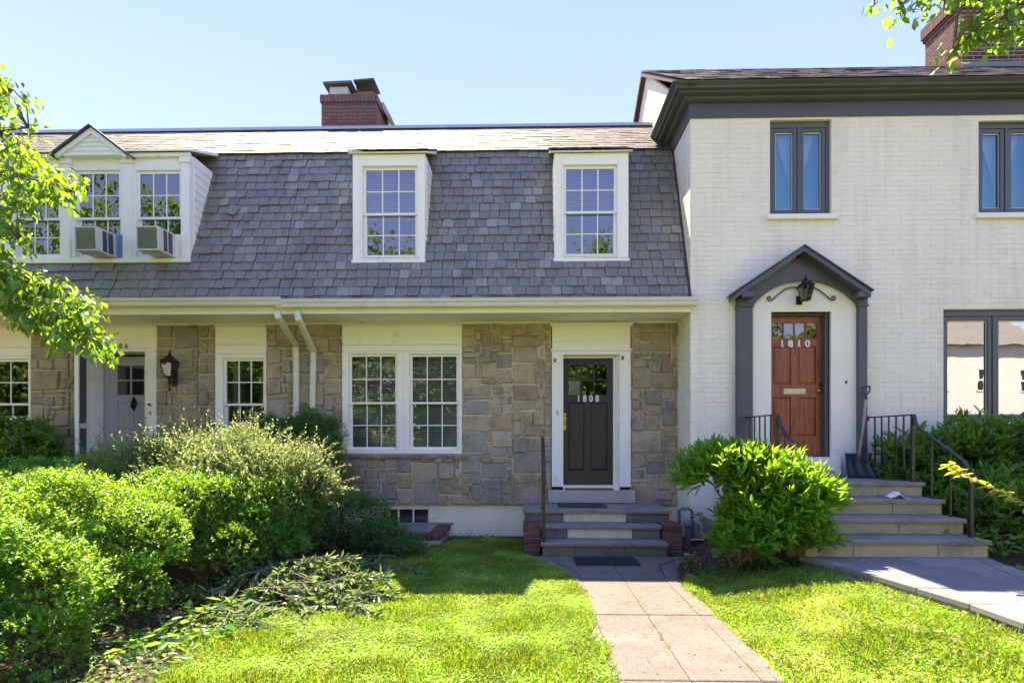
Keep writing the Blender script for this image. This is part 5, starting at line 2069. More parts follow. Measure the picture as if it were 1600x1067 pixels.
# door mats
def doormat(label, x0, x1, y0, y1, z, mat, ribs=0):
    mb = MB().bbox(0, 1, 0, 1, 0, 1) if False else MB()
    mb.box(x0, x1, y0, y1, z, z + .012)
    o = thing('doormat', label, 'doormat', ((x0 + x1) / 2, (y0 + y1) / 2, z), 'dark doormats on the steps and path')
    build(mb, 'mat_body', mat, o)
    rb_ = MB()
    n_ = 26
    if ribs:
        for k in range(n_):
            xx = x0 + .02 + (x1 - x0 - .04) * k / n_
            rb_.box(xx, xx + .012, y0 + .015, y1 - .015, z + .0115, z + .019)
        for k in range(9):
            yy = y0 + .02 + (y1 - y0 - .04) * k / 9
            rb_.box(x0 + .015, x1 - .015, yy, yy + .011, z + .0117, z + .0187)
        build(rb_, 'tread_pattern', mat, o)
    else:
        rb_ = frame4(MB(), 0, 1, 0, 1, 0, 1, .1, .1, .1, .1) if False else MB()
        rb_.box(x0 + .02, x1 - .02, y0 + .02, y1 - .02, z + .0115, z + .016)
        build(rb_, 'pile', M['mat_blue'], o)
    return o


doormat('thin dark grey doormat on the landing before the black door', .43, 1.14, 8.25, 8.68, .533, M['rubber'])
doormat('black ribbed rubber mat on the path below the steps', .56, 1.34, 6.78, 7.25, .015, M['rubber'], 1)

# handrail of 1808
hr_ = thing('handrail', 'single black iron handrail on left side of bluestone steps', 'handrail', (.19, 7.5, zt[0]))
mb = MB()
mb.box(.168, .212, 7.42, 7.462, zt[0], 1.24)
build(mb, 'post', M['iron'], hr_)
build(MB().box(.172, .208, 8.02, 8.056, zt[2], 1.54), 'post', M['iron'], hr_)
rl = MB()
pts = [Vector((.19, 8.35, 1.56)), Vector((.19, 8.05, 1.55)), Vector((.19, 7.95, 1.535)), Vector((.19, 7.52, 1.31)), Vector((.19, 7.40, 1.21)), Vector((.195, 7.34, 1.02)), Vector((.205, 7.35, .93))]
for i in range(len(pts) - 1):
    a, b = pts[i], pts[i + 1]
    d = (b - a).normalized()
    sx = Vector((1, 0, 0))
    sy = d.cross(sx).normalized()
    e = d * .006
    q = [p + sx * u * .024 + sy * v * .009 for p in (a - e, b + e) for (u, v) in ((-1, -1), (1, -1), (1, 1), (-1, 1))]
    rl.add(q, [(0, 1, 5, 4), (1, 2, 6, 5), (2, 3, 7, 6), (3, 0, 4, 7), (3, 2, 1, 0), (4, 5, 6, 7)])
build(rl, 'rail', M['iron'], hr_)

# ================================================================== STEPS OF 1810
S10 = thing('front_steps', 'four sandstone steps up to the red door of the white house', 'steps', (3.93, 6.6, .2))
X0, X1 = 2.97, 4.90
zz = (.455, .635, .815, .995)
yy = (6.10, 6.44, 6.77, 7.10)
treads(S10, [X0 - .02, 3.66, 4.22, X1 + .02], yy[3], YV - .165, zz[3], M['bluestone'], .045)
for k, cuts in ((2, [X0 - .02, 4.0, X1 + .02]), (1, [X0 - .02, 3.8, X1 + .02]), (0, [X0 - .02, X1 + .02])):
    treads(S10, cuts, yy[k], yy[k + 1] + .05, zz[k], M['bluestone'], .045)
risers(S10, [X0, 3.32, 4.28, X1], ['riser_sand'] * 3, yy[3] + .035, zz[2] + .001, zz[3] - .046)
risers(S10, [X0, 3.4, 4.32, X1], ['riser_sand'] * 3, yy[2] + .03, zz[1] + .001, zz[2] - .046)
risers(S10, [X0, 3.36, 4.18, X1], ['riser_sand'] * 3, yy[1] + .03, zz[0] + .001, zz[1] - .046)
risers(S10, [X0, 3.48, 4.38, X1], ['riser_sand'] * 3, yy[0] + .03, .24, zz[0] - .046)
for k in range(4):
    ye = (yy[k + 1] + .14) if k < 3 else YV - .005
    build(MB().box(X0 + .004, X1 - .004, yy[k] + .131, ye, 0 if k == 0 else zz[k - 1] - .044, zz[k] - .047), 'core', M['riser_sand'], S10)

def railing(label, x, ytop, side):
    t = thing('railing', label, 'railing', (x, 7.1, zz[3]), 'black iron railings of the white house steps')
    ztop = 1.84
    y0 = YV - .05
    def flat(mb, a, b, w=.022, h=.008):
        d = (b - a).normalized()
        sx = Vector((1, 0, 0))
        sy = d.cross(sx).normalized()
        e = d * .005
        q = [p + sx * u * w + sy * v * h for p in (a - e, b + e) for (u, v) in ((-1, -1), (1, -1), (1, 1), (-1, 1))]
        mb.add(q, [(0, 1, 5, 4), (1, 2, 6, 5), (2, 3, 7, 6), (3, 0, 4, 7), (3, 2, 1, 0), (4, 5, 6, 7)])
    rl = MB()
    V = Vector
    path_ = [V((x, y0, ztop)), V((x, ytop, ztop)), V((x, ytop - .025, ztop - .06)), V((x, ytop - .035, ztop - .11)), V((x, ytop - .10, ztop - .17)), V((x, 6.42, 1.30)), V((x, 6.22, 1.10))]
    for i in range(len(path_) - 1):
        flat(rl, path_[i], path_[i + 1])
    build(rl, 'rail', M['iron'], t)
    build(MB().box(x - .02, x + .02, y0 + .01, y0 + .05, ztop - .05, ztop + .02), 'wall_fixing', M['iron'], t)
    lo = MB()
    flat(lo, V((x, y0, zz[3] + .09)), V((x, ytop + .02, zz[3] + .09)), .014, .006)
    build(lo, 'lower_rail', M['iron'], t)
    build(MB().box(x - .018, x + .018, ytop + .0, ytop + .036, zz[3], ztop - .008), 'post', M['iron'], t)
    build(MB().box(x - .018, x + .018, 6.28, 6.316, zz[0], 1.16), 'post', M['iron'], t)
    build(MB().lathe((x, 6.298, 1.16), [(.02, 0), (.028, .02), (.02, .045), (.006, .06)], 8), 'finial', M['iron'], t)
    for k in range(1, 6):
        y_ = ytop + .036 + (y0 - ytop - .036) * k / 6
        build(MB().box(x - .008, x + .008, y_ - .008, y_ + .008, zz[3] + .095, ztop - .008), 'baluster', M['iron'], t)
    for (y_, z0_) in ((6.90, zz[2]), (6.60, zz[1])):
        zt_ = 1.30 + (y_ - 6.42) * (ztop - .17 - 1.30) / (ytop - .10 - 6.42)
        build(MB().box(x - .009, x + .009, y_ - .009, y_ + .009, z0_, zt_ - .008), 'baluster', M['iron'], t)
    return t


railing('black iron railing left of the red door, behind the laurel bush', 3.10, 7.10, -1)
railing('black iron railing right of the red door, beside the shovel', 4.85, 7.22, 1)

# ================================================================== SNOW SHOVEL
sh = thing('snow_shovel', 'dark teal snow shovel leaning upright beside the red door', 'shovel', (wx(1345, 7.95), 7.9, zz[3]))
bl0, bl1 = at(1321, 745, 7.85), at(1368, 707, 7.95)
xc = wx(1344.5, 7.9)
n1, n2 = 14, 10
vs, fs = [], []
for lay in (0, 1):
    for j in range(n2 + 1):
        t = j / n2
        for i in range(n1 + 1):
            u = i / n1 * 2 - 1
            hw_ = .20 + .012 * math.cos(t * math.pi * 1.2) - .02 * math.sin(t * math.pi)
            rib = .010 * math.cos(u * 9 + t * 1.2) * math.sin(t * math.pi * .9 + .2)
            y_ = 7.88 + .10 * t + .05 * (1 - math.cos(u * 1.3)) * -1 - .05 * math.sin(t * math.pi) * -1 + rib + lay * .006
            vs.append((xc + u * hw_, y_, zz[3] + .004 + .34 * t))
N1 = n1 + 1
for j in range(n2):
    for i in range(n1):
        a = j * N1 + i
        fs.append((a, a + 1, a + N1 + 1, a + N1))
        a += N1 * (n2 + 1)
        fs.append((a + N1, a + N1 + 1, a + 1, a))
off = N1 * (n2 + 1)
edge = [i for i in range(N1)] + [j * N1 + n1 for j in range(1, n2 + 1)] + [n2 * N1 + i for i in range(n1 - 1, -1, -1)] + [j * N1 for j in range(n2 - 1, 0, -1)]
for k in range(len(edge)):
    a, b = edge[k], edge[(k + 1) % len(edge)]
    fs.append((b, a, a + off, b + off))
build(MB().add(vs, fs), 'blade', M['shovel_blade'], sh, smooth=True)
p0 = Vector((xc + .02, 7.98, zz[3] + .28))
p1 = at(1353, 624, 8.04)
build(MB().tube([p0, p0 + (p1 - p0) * .5 + Vector((.012, 0, 0)), p1], [.021, .018, .017], 8), 'shaft', M['shaft'], sh, smooth=True)
gp = MB()
gp.tube([p1, p1 + Vector((0, 0, .06))], [.024, .02], 8)
c_ = p1 + Vector((0, 0, .06))
gp.tube([c_, c_ + Vector((-.05, 0, .05)), c_ + Vector((-.055, 0, .11)), c_ + Vector((.055, 0, .125)), c_ + Vector((.05, 0, .05)), c_], .013, 6)
build(gp, 'grip', M['shovel_blade'], sh)

# crumpled paper on the third step
vs, fs = [], []
pc = Vector((4.48, 6.95, zz[2]))
nn_ = 9
for j in range(nn_):
    for i in range(nn_):
        u, v = i / (nn_ - 1) * 2 - 1, j / (nn_ - 1) * 2 - 1
        hgt = max(0, .10 * (1 - abs(u + .25)) - .03 * v * v) * rng.uniform(.55, 1.0) + .004
        vs.append((pc.x + u * .135, pc.y + v * .07 + rng.uniform(-.012, .012), pc.z + hgt * (1 - max(0, u) * .75)))
for j in range(nn_ - 1):
    for i in range(nn_ - 1):
        a = j * nn_ + i
        fs.append((a, a + 1, a + nn_ + 1, a + nn_))
tag(build(MB().add(vs, fs), 'crumpled_paper', M['paper']), 'crumpled white paper lying on the second highest sandstone step', 'paper')

# ================================================================== GAS METER AND SMALL THINGS
gm = thing('gas_meter', 'grey gas meter with pipes at white house corner behind the bush', 'gas meter', (2.30, 7.98, 0))
x, y = 2.20, 7.95
g = MB().tube([(x - .10, y, -.05), (x - .10, y, .52), (x - .07, y, .56), (x + .05, y, .555), (x + .08, y, .52), (x + .08, y, .40)], .022, 8)
g.tube([(x + .08, y, .46), (x + .22, y, .49)], .02, 8)
build(g, 'pipe', M['gas'], gm, smooth=True)
g = MB()
g.lathe((x + .03, y + .0, .0), [(.05, 0), (.05, .30), (.07, .32), (.07, .36), (.04, .40)], 10)
build(g, 'riser_pipe', M['gas'], gm)
g = MB().bbox(x + .10, x + .34, y - .06, y + .12, .12, .38, .02)
g.lathe((x + .22, y - .0, .38), [(.05, 0), (.05, .05), (.03, .07)], 10)
build(g, 'meter_body', M['gas'], gm)
build(MB().tube([(x + .06, y - .03, .47), (x + .14, y - .06, .43)], .014, 6), 'valve', M['gas'], gm)


def rock(name, label, cat, c, r, mat, seed, flat=.8):
    rr = np.random.default_rng(seed)
    prof = MB().lathe((0, 0, 0), [(.5, 0), (.95, .3), (.9, .7), (.5, 1.05)], 8)
    prof.v = [(c[0] + p[0] * r * rr.uniform(.75, 1.15), c[1] + p[1] * r * rr.uniform(.75, 1.15), c[2] + p[2] * r * flat * rr.uniform(.85, 1.1)) for p in prof.v]
    return tag(build(prof, name, mat), label, cat)


rock('rock', 'small pale rock beside the right brick cheek', 'rock', (2.06, 7.40, .0), .055, M['rock'], 3)
bk = MB().bbox(-.06, .06, -.05, .05, 0, .12, .01)
bk.v = [tuple(Matrix.Translation((wx(695, 8.6), 8.62, .0)) @ Matrix.Rotation(.5, 4, 'Z') @ Vector(p)) for p in bk.v]
tag(build(bk, 'broken_brick', M['pink_stone']), 'broken pink brick beside the window well', 'brick')
# window well
wwl = thing('window_well', 'brick rimmed window well with flat cover below basement window', 'window well', (wx(640, 8.3), 8.4, 0))
a0, a1 = at(612, 846, 7.98).x, at(676, 846, 7.98).x
wx0, wx1, wy0, wy1, wzt = a0 - .35, a1 + .12, 7.98, YW + .02, .17
build(MB().box(wx0 + .02, wx1 - .02, wy0 + .02, wy1, -.05, .095), 'base', M['concrete_sill'], wwl)
x = wx0
while x < wx1 - .02:
    build(MB().bbox(x + .004, min(x + .085, wx1) - .004, wy0, wy0 + .2, .096, wzt, .006), 'brick', M['brick_old'], wwl)
    x += .085
y = wy0 + .205
while y < wy1 - .05:
    build(MB().box(wx1 - .2, wx1, y + .004, min(y + .085, wy1) - .004, .096, wzt + .001), 'brick', M['brick_old'], wwl)
    y += .085
build(MB().box(wx0, wx1 - .205, wy0 + .21, wy1 - .03, .1, .178), 'cover', M['plexi'], wwl)
build(MB().box(bwh[0] - .05, wx1 + .04, YW - .01, YW + .03, .172, .205), 'ledge', M['bluestone'], wwl)


# ================================================================== VEGETATION
def leaf_arrays(P, D, N, L, W, fold=.12, droop=.10, six=False):
    """Leaves as two halves folded along the midrib. P base, D direction, N face normal, L length, W width."""
    n = len(P)
    D = unit(D)
    S = unit(np.cross(D, N))
    N = np.cross(S, D)
    L = np.broadcast_to(np.asarray(L, float), (n,))[:, None]
    W_ = np.broadcast_to(np.asarray(W, float), (n,))[:, None]
    up = N * W_ * fold
    if not six:
        v = np.stack([P, P + D * L * .45 + S * W_ * .5 + up, P + D * L - N * L * droop, P + D * L * .45 - S * W_ * .5 + up], 1)
        b = np.arange(n)[:, None] * 4
        f = np.concatenate([b + np.array([0, 1, 2]), b + np.array([0, 2, 3])], 0)
        return v.reshape(-1, 3), f
    v = np.stack([P, P + D * L * .3 + S * W_ * .42 + up, P + D * L * .68 + S * W_ * .45 + up - N * L * droop * .5, P + D * L - N * L * droop,
                  P + D * L * .68 - S * W_ * .45 + up - N * L * droop * .5, P + D * L * .3 - S * W_ * .42 + up], 1)
    b = np.arange(n)[:, None] * 6
    f = np.concatenate([b + np.array([0, 1, 2, 3]), b + np.array([0, 3, 4, 5])], 0)
    return v.reshape(-1, 3), f


def rdir(n, r=None):
    r = r or rng
    return unit(r.normal(size=(n, 3)))


def lobes_surface(lobes, n, rr, depth=.3, zmin=.03, bumps=.22, bscale=2.2, low=-.55):
    """Points and outward normals spread over a union of ellipsoids."""
    areas = np.array([(r[0] * r[1] + r[1] * r[2] + r[0] * r[2]) for c, r in lobes])
    which = rr.choice(len(lobes), n * 2, p=areas / areas.sum())
    C = np.array([c for c, r in lobes], float)[which]
    Rr_ = np.array([r for c, r in lobes], float)[which]
    d = rdir(n * 2, rr)
    d[:, 2] = np.where(d[:, 2] < low, -d[:, 2], d[:, 2])
    k = 1 - depth * rr.random(n * 2) ** 2.0
    P0 = C + Rr_ * d
    k = k * (1 + bumps * (vnoise(P0 * bscale, 3) - .5) * 2 * .6 + bumps * .5 * (vnoise(P0 * bscale * 2.7, 5) - .5) * 2)
    k = k * (1 + bumps * .18 * (vnoise(P0 * bscale * 6.1, 9) - .5) * 2)
    P = C + Rr_ * d * k[:, None]
    keep = P[:, 2] > zmin + gz(P[:, 0])
    for (c, r) in lobes:
        q = (((P - np.array(c)) / np.array(r)) ** 2).sum(1)
        keep &= ~((q < .55))
    P, d = P[keep][:n], (d / Rr_)[keep][:n]
    return P, unit(d)


def sprigs(P, Nrm, rr, per, length, leafL, leafW, spread=.9, updir=.5, jitter=.5, whorl=True, six=False, fold=.12, droop=.1, face_up=.6):
    """Leafy shoots: each base point carries `per` leaves along a short axis."""
    n = len(P)
    ax = unit(Nrm + np.array([0, 0, updir]) + rr.normal(size=(n, 3)) * jitter)
    t = (np.arange(per) + .5) / per
    base = P[:, None, :] + ax[:, None, :] * (length * t[None, :, None]) * rr.uniform(.6, 1.2, (n, 1, 1))
    side = rdir(n * per, rr).reshape(n, per, 3)
    side -= (side * ax[:, None, :]).sum(-1, keepdims=True) * ax[:, None, :]
    side = unit(side)
    D = unit(ax[:, None, :] * (.35 + .9 * t[None, :, None]) + side * spread)
    up = unit(ax[:, None, :] * .6 + np.array([0, 0, face_up]) + rr.normal(size=(n, per, 3)) * .35)
    L = leafL * rr.uniform(.55, 1.3, n * per)
    W_ = leafW * rr.uniform(.8, 1.15, n * per)
    return leaf_arrays(base.reshape(-1, 3), D.reshape(-1, 3), up.reshape(-1, 3), L, W_, fold, droop, six)


def join_arrays(parts):
    V, Fc, o = [], [], 0
    for v, f in parts:
        V.append(v); Fc.append(f + o); o += len(v)
    return np.concatenate(V), np.concatenate(Fc)


def stems(base, targets, r0, r1, rr, mat, parent, name='stem', n=5, sag=.1, sides=5):
    mb = MB()
    for t in targets:
        b = Vector(base) + Vector((rr.normal(0, .05), rr.normal(0, .05), 0))
        t = Vector(t)
        m1 = b.lerp(t, .4) + Vector((rr.normal(0, .05), rr.normal(0, .05), sag))
        m2 = b.lerp(t, .75) + Vector((rr.normal(0, .05), rr.normal(0, .05), sag * .6))
        mb.tube([b, b.lerp(m1, .5) + Vector((rr.normal(0, .015), rr.normal(0, .015), 0)), m1, m2, t], [r0, r0 * .85, r0 * .65, r1 * 1.3, r1], sides, False)
    return build(mb, name, mat, parent)


def shrub(name, label, cat, lobes, nspr, per, length, leafL, leafW, mat, seed, depth=.3, group=None, inner=.25, updir=.5, spread=.9, jitter=.5, six=False,
          stem_mat='bark', nst=14, stem_base=None, r0=.018, bumps=.22, bscale=2.2, face_up=.6, droop=.1, low=-.55, fold=.12, stray=0.0):
    rr = np.random.default_rng(seed)
    c = np.mean([l[0] for l in lobes], 0)
    base = stem_base or (c[0], c[1], float(gz(c[0])))
    t = thing(name, label, cat, base, group)
    P, Nn = lobes_surface(lobes, nspr, rr, depth, bumps=bumps, bscale=bscale, low=low)
    parts = [sprigs(P, Nn, rr, per, length, leafL, leafW, spread, updir, jitter, six=six, face_up=face_up, droop=droop, fold=fold)]
    if inner:
        P2, N2 = lobes_surface([(l[0], tuple(np.array(l[1]) * .72)) for l in lobes], int(nspr * inner), rr, .4, bumps=bumps)
        parts.append(sprigs(P2, N2, rr, per, length, leafL * 1.25, leafW * 1.25, spread, updir, jitter, six=six, face_up=face_up))
    if stray:
        k = rr.choice(len(P), int(len(P) * stray), replace=False)
        parts.append(sprigs(P[k], Nn[k], rr, per + 3, length * 2.6, leafL * 1.1, leafW * 1.1, spread, updir + .2, jitter * 1.3, six=six, face_up=face_up))
    v, f = join_arrays(parts)
    arr_obj('foliage', v, f, M[mat], t, base)
    tg = P[rr.choice(len(P), min(nst, len(P)), replace=False)]
    tg = [tuple(np.array(base) + (p - np.array(base)) * .93) for p in tg]
    stems(base, tg, r0, .004, rr, M[stem_mat], t)
    return t


def cloud(lobes, n, seed, r=(.20, .36)):
    """Clipped shrub made of many rounded clumps: the main masses shrunk, with smaller masses over them."""
    rr = np.random.default_rng(seed)
    out = [(c, tuple(np.array(q) * .80)) for c, q in lobes]
    for c, q in lobes:
        d = rdir(n, rr)
        d[:, 2] = np.where(d[:, 2] < -.45, -d[:, 2], d[:, 2])
        for v in d:
            s = rr.uniform(*r)
            p = np.array(c) + np.array(q) * v * rr.uniform(.72, .9)
            if p[2] > .2:
                out.append((tuple(p), (s * rr.uniform(.9, 1.3), s * rr.uniform(.9, 1.3), s * rr.uniform(.7, 1.0))))
    return out


# ---- boxwood, in front of 1806
box_args = dict(per=7, length=.05, leafL=.028, leafW=.016, mat='boxwood', updir=.7, spread=1.0, jitter=.45, depth=.20, bumps=.22, bscale=4.5, inner=.12, fold=.2, stray=.025)
GB = 'clipped boxwood shrubs on the left'
shrub('boxwood_shrub', 'big rounded boxwood shrub nearest the camera at the left edge', 'shrub', cloud([((-4.2, 4.5, .52), (1.1, 1.0, .60)), ((-3.6, 3.85, .38), (.62, .65, .48)), ((-4.1, 3.5, .48), (.8, .6, .54))], 26, 1), 26000, seed=31, group=GB, stem_base=(-3.6, 4.4, 0), **box_args)
shrub('boxwood_shrub', 'boxwood shrub in the middle, overlapped by the purple-tinged azalea', 'shrub', cloud([((-3.72, 5.8, .55), (.90, .85, .50)), ((-3.25, 6.2, .55), (.70, .6, .44))], 24, 2), 16000, seed=32, group=GB, stem_base=(-3.4, 5.9, 0), **box_args)
shrub('boxwood_shrub', 'low boxwood shrub at the back left below the 1806 door', 'shrub', cloud([((-5.3, 6.4, .66), (1.15, .9, .50)), ((-6.6, 6.2, .60), (.9, .9, .48))], 20, 3), 13000, seed=33, group=GB, stem_base=(-5.3, 6.4, 0), **box_args)

# ---- azalea, loose and purple tinged
def L_(px, py, D, r):
    p = at(px, py, D)
    return ((p.x, p.y, p.z), r)


shrub('azalea_bush', 'loose azalea with small purple-tinged leaves beside the downspouts', 'shrub',
      [L_(255, 755, 6.75, (.75, .55, .40)), L_(345, 752, 6.6, (.82, .6, .46)), L_(430, 765, 6.45, (.60, .5, .40)), L_(485, 770, 6.5, (.34, .35, .26)), L_(190, 740, 6.9, (.5, .4, .22))], 5200, 8, .15, .034, .019, 'azalea', 41, depth=.42, updir=.75, spread=.75, jitter=.6,
      stem_mat='bark', nst=40, stem_base=(-3.2, 6.5, 0), r0=.014, bumps=.6, bscale=3.0, inner=.35, stray=.12)
# long loose shoots of the azalea
def shoots(label_parent, pts_px, D, seed, mat, leafL, leafW, nl=34, r=.006, base=None, stemmat='bark', name='shoot'):
    rr = np.random.default_rng(seed)
    o = label_parent
    parts = []
    for (a, b, dd) in pts_px:
        mb = MB()
        p0, p1 = np.array(at(a[0], a[1], D)), np.array(at(b[0], b[1], D + dd))
        mid = (p0 + p1) / 2 + np.array([0, 0, .06])
        ts = np.linspace(0, 1, 9)[:, None]
        cur = (1 - ts) ** 2 * p0 + 2 * ts * (1 - ts) * mid + ts ** 2 * p1
        mb.tube([tuple(p) for p in cur], list(np.linspace(r, r * .4, 9)), 4, False)
        build(mb, 'shoot', M[stemmat], o)
        t = rr.random((nl, 1))
        q = (1 - t) ** 2 * p0 + 2 * t * (1 - t) * mid + t ** 2 * p1
        d = unit(p1 - p0)[None] * .8 + rdir(nl, rr)
        parts.append(leaf_arrays(q, d, np.array([0, 0, 1.]) + rr.normal(size=(nl, 3)) * .5, leafL * rr.uniform(.7, 1.2, nl), leafW, .15, .1))
    v, f = join_arrays(parts)
    arr_obj('shoot_leaves', v, f, M[mat], o, WORLD[o.name])


az = [o for o in COL.objects if o.name.startswith('azalea_bush')][0]
shoots(az, [((420, 740), (478, 675), -.1), ((440, 750), (545, 700), -.2), ((430, 760), (508, 735), -.4), ((400, 720), (470, 690), .1), ((300, 690), (287, 655), 0), ((330, 690), (345, 662), 0), ((240, 700), (205, 690), 0),
            ((450, 790), (560, 745), -.3), ((440, 800), (520, 770), -.4), ((440, 790), (500, 800), -.5), ((250, 690), (262, 665), 0), ((360, 690), (385, 665), 0), ((460, 760), (548, 725), -.2), ((470, 740), (528, 690), -.1), ((450, 780), (535, 790), -.3), ((420, 700), (455, 668), 0), ((200, 710), (160, 705), 0), ((390, 695), (420, 668), 0), ((470, 770), (560, 765), -.2)], 6.5, 42, 'azalea', .034, .018, 60)

# ---- dark evergreen behind it, against the wall
shrub('evergreen_shrub', 'dark fine-leaved evergreen shrub against the wall below the downspouts', 'shrub',
      [L_(440, 705, 8.4, (.62, .35, .45)), L_(492, 700, 8.35, (.40, .35, .5)), L_(480, 760, 8.2, (.6, .4, .5))], 5200, 7, .10, .032, .014, 'yew', 51, depth=.35, updir=.5, jitter=.6, nst=20, stem_base=(-3.4, 8.4, 0), bumps=.4, bscale=3)
shrub('evergreen_shrub', 'low ragged evergreen shrub left of the brick window well', 'shrub',
      [L_(540, 815, 7.7, (.55, .45, .36)), L_(590, 845, 7.5, (.40, .35, .24)), L_(480, 830, 7.4, (.45, .4, .3)), L_(625, 862, 7.35, (.30, .25, .15))], 3600, 7, .12, .034, .016, 'yew', 52, depth=.5, updir=.35, jitter=.8, nst=26, stem_base=(-2.5, 7.7, 0), bumps=.45, bscale=3, inner=.15)
ev = [o for o in COL.objects if o.name.startswith('evergreen_shrub')][-1]
shoots(ev, [((560, 830), (528, 745), 0), ((570, 840), (562, 770), 0), ((520, 800), (515, 720), .2), ((480, 800), (470, 880), -1.2), ((500, 830), (560, 900), -1.4), ((470, 820), (545, 880), -1.3), ((600, 850), (620, 800), 0), ((580, 850), (660, 862), -.1)], 7.6, 53, 'boxwood', .03, .014, 60)

# ---- dark laurel at the far left against the wall
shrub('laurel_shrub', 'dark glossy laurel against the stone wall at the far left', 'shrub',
      [L_(0, 715, 8.2, (.75, .45, .52)), L_(45, 735, 8.0, (.42, .4, .42))], 420, 9, .16, .14, .042, 'laurel_shaded', 61, depth=.5, updir=-.1, spread=1.0, jitter=.5, six=True, nst=12, stem_base=(-7.6, 8.3, 0), face_up=1.0, droop=.25, group='laurels along the houses')

# ---- laurel bush between the two paths
lb = shrub('laurel_shrub', 'broad sunlit laurel bush between the two flights of steps', 'shrub',
      [L_(1130, 750, 6.5, (.43, .40, .30)), L_(1178, 760, 6.4, (.44, .38, .32)), L_(1226, 786, 6.3, (.49, .44, .36)), L_(1195, 822, 6.25, (.46, .36, .34)), L_(1240, 845, 6.2, (.34, .30, .26)), L_(1165, 855, 6.15, (.28, .24, .2))], 800, 10, .17, .125, .036, 'laurel', 71, depth=.38, updir=1.15, spread=.62, jitter=.45, six=True,
      stem_mat='twig', nst=11, stem_base=(2.45, 6.45, .08), r0=.02, bumps=.3, bscale=2.5, face_up=.3, droop=.12, inner=.35, group='laurels along the houses', low=-.35)
shoots(lb, [((1160, 840), (1115, 760), .1), ((1150, 850), (1185, 760), 0), ((1140, 850), (1090, 800), 0), ((1155, 850), (1135, 800), 0)], 6.4, 72, 'laurel', .09, .03, 6, .016, stemmat='twig')
# pale cut stubs
for (a, b) in (((1085, 800), (1098, 825)), ((1095, 828), (1105, 842)), ((1080, 842), (1100, 843)), ((1125, 850), (1180, 800)), ((1100, 836), (1130, 850))):
    build(MB().tube([at(a[0], a[1], 6.4), at(b[0], b[1], 6.45)], [.007, .010], 5), 'cut_stub', M['shaft'], lb)
# ---- laurel hedge right of the red door
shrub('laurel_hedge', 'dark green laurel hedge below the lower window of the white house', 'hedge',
      [L_(1425, 765, 7.75, (.40, .38, .66)), L_(1500, 745, 7.7, (.62, .42, .62)), L_(1600, 740, 7.6, (.75, .5, .62)), L_(1560, 815, 7.0, (.6, .45, .42)), L_(1680, 790, 7.2, (.8, .6, .6)), L_(1480, 800, 7.45, (.5, .35, .45))], 1150, 10, .2, .125, .037, 'laurel_shaded', 81,
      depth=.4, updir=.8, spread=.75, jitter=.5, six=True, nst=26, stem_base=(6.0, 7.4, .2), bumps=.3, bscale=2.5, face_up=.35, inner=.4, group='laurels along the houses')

# ---- broadleaf weed beside the sandstone steps
def weed(label, c, n, seed, L=.11, Wd=.075, h=.3, spread=.22, mat='weed', group=None):
    rr = np.random.default_rng(seed)
    t = thing('weed', label, 'weed', c, group)
    P = np.array(c) + np.stack([rr.normal(0, spread, n), rr.normal(0, spread * .7, n), rr.uniform(.05, h, n)], 1)
    D = np.stack([rr.normal(size=n), rr.normal(size=n), rr.uniform(-.4, .3, n)], 1)
    v, f = leaf_arrays(P, D, np.array([0, 0, 1.]) + rr.normal(size=(n, 3)) * .35, L * rr.uniform(.6, 1.2, n), Wd * rr.uniform(.7, 1.1, n), .12, .2, True)
    arr_obj('foliage', v, f, M[mat], t, c)
    mb = MB()
    for p in P[::3]:
        mb.tube([c, tuple((np.array(c) + p) / 2 + np.array([0, 0, .03])), tuple(p)], [.006, .005, .003], 4, False)
    build(mb, 'stem', M['weed'], t)


GW = 'broad-leaved weeds along the borders'
weed('broad-leaved weed in the corner right of the sandstone steps', (5.15, 6.25, .24), 26, 1, group=GW)
weed('broad-leaved weed at the foot of the laurel hedge, right edge', (5.75, 6.15, .22), 22, 2, group=GW)
weed('sprawling weed in the dark bed at lower left', (-2.75, 4.15, .0), 40, 3, .14, .055, .12, .25, group=GW)
weed('weed under the boxwood in the dark bed', (-2.85, 4.75, .0), 26, 4, .10, .07, .14, .2, group=GW)
weed('small weed at the right edge of the concrete path flare', (1.92, 6.75, .02), 26, 5, .06, .045, .14, .10, group=GW)

# ---- yellow-green branch reaching in from the right edge
yb = thing('sapling', 'sapling with sunlit yellow-green leaves at the right edge', 'sapling', (5.15, 5.4, float(gz(5.15))))
rr = np.random.default_rng(91)
pts = [Vector((5.15, 5.4, float(gz(5.15)))), Vector((5.08, 5.38, .5)), at(1640, 815, 5.3), at(1590, 780, 5.25), at(1545, 758, 5.2), at(1505, 740, 5.15), at(1482, 724, 5.1)]
build(MB().tube(pts, [.014, .012, .010, .008, .006, .005, .003], 5), 'stem', M['twig'], yb)
P, D = [], []
for i in range(2, 7):
    for k in range(14):
        p = pts[i - 1].lerp(pts[i], k / 14)
        sd = Vector((rr.normal(0, .5), -1 if k % 2 else 1, rr.normal(-.25, .3)))
        P.append(p); D.append(sd + (pts[i] - pts[i - 1]).normalized() * .7)
v, f = leaf_arrays(np.array(P), np.array(D), np.array([0, 0, 1.]) + rr.normal(size=(len(P), 3)) * .45, .125 * rr.uniform(.6, 1.1, len(P)), .06, .12, .15, True)
arr_obj('foliage', v, f, M['yellow_leaf'], yb, (5.15, 5.4, float(gz(5.15))))

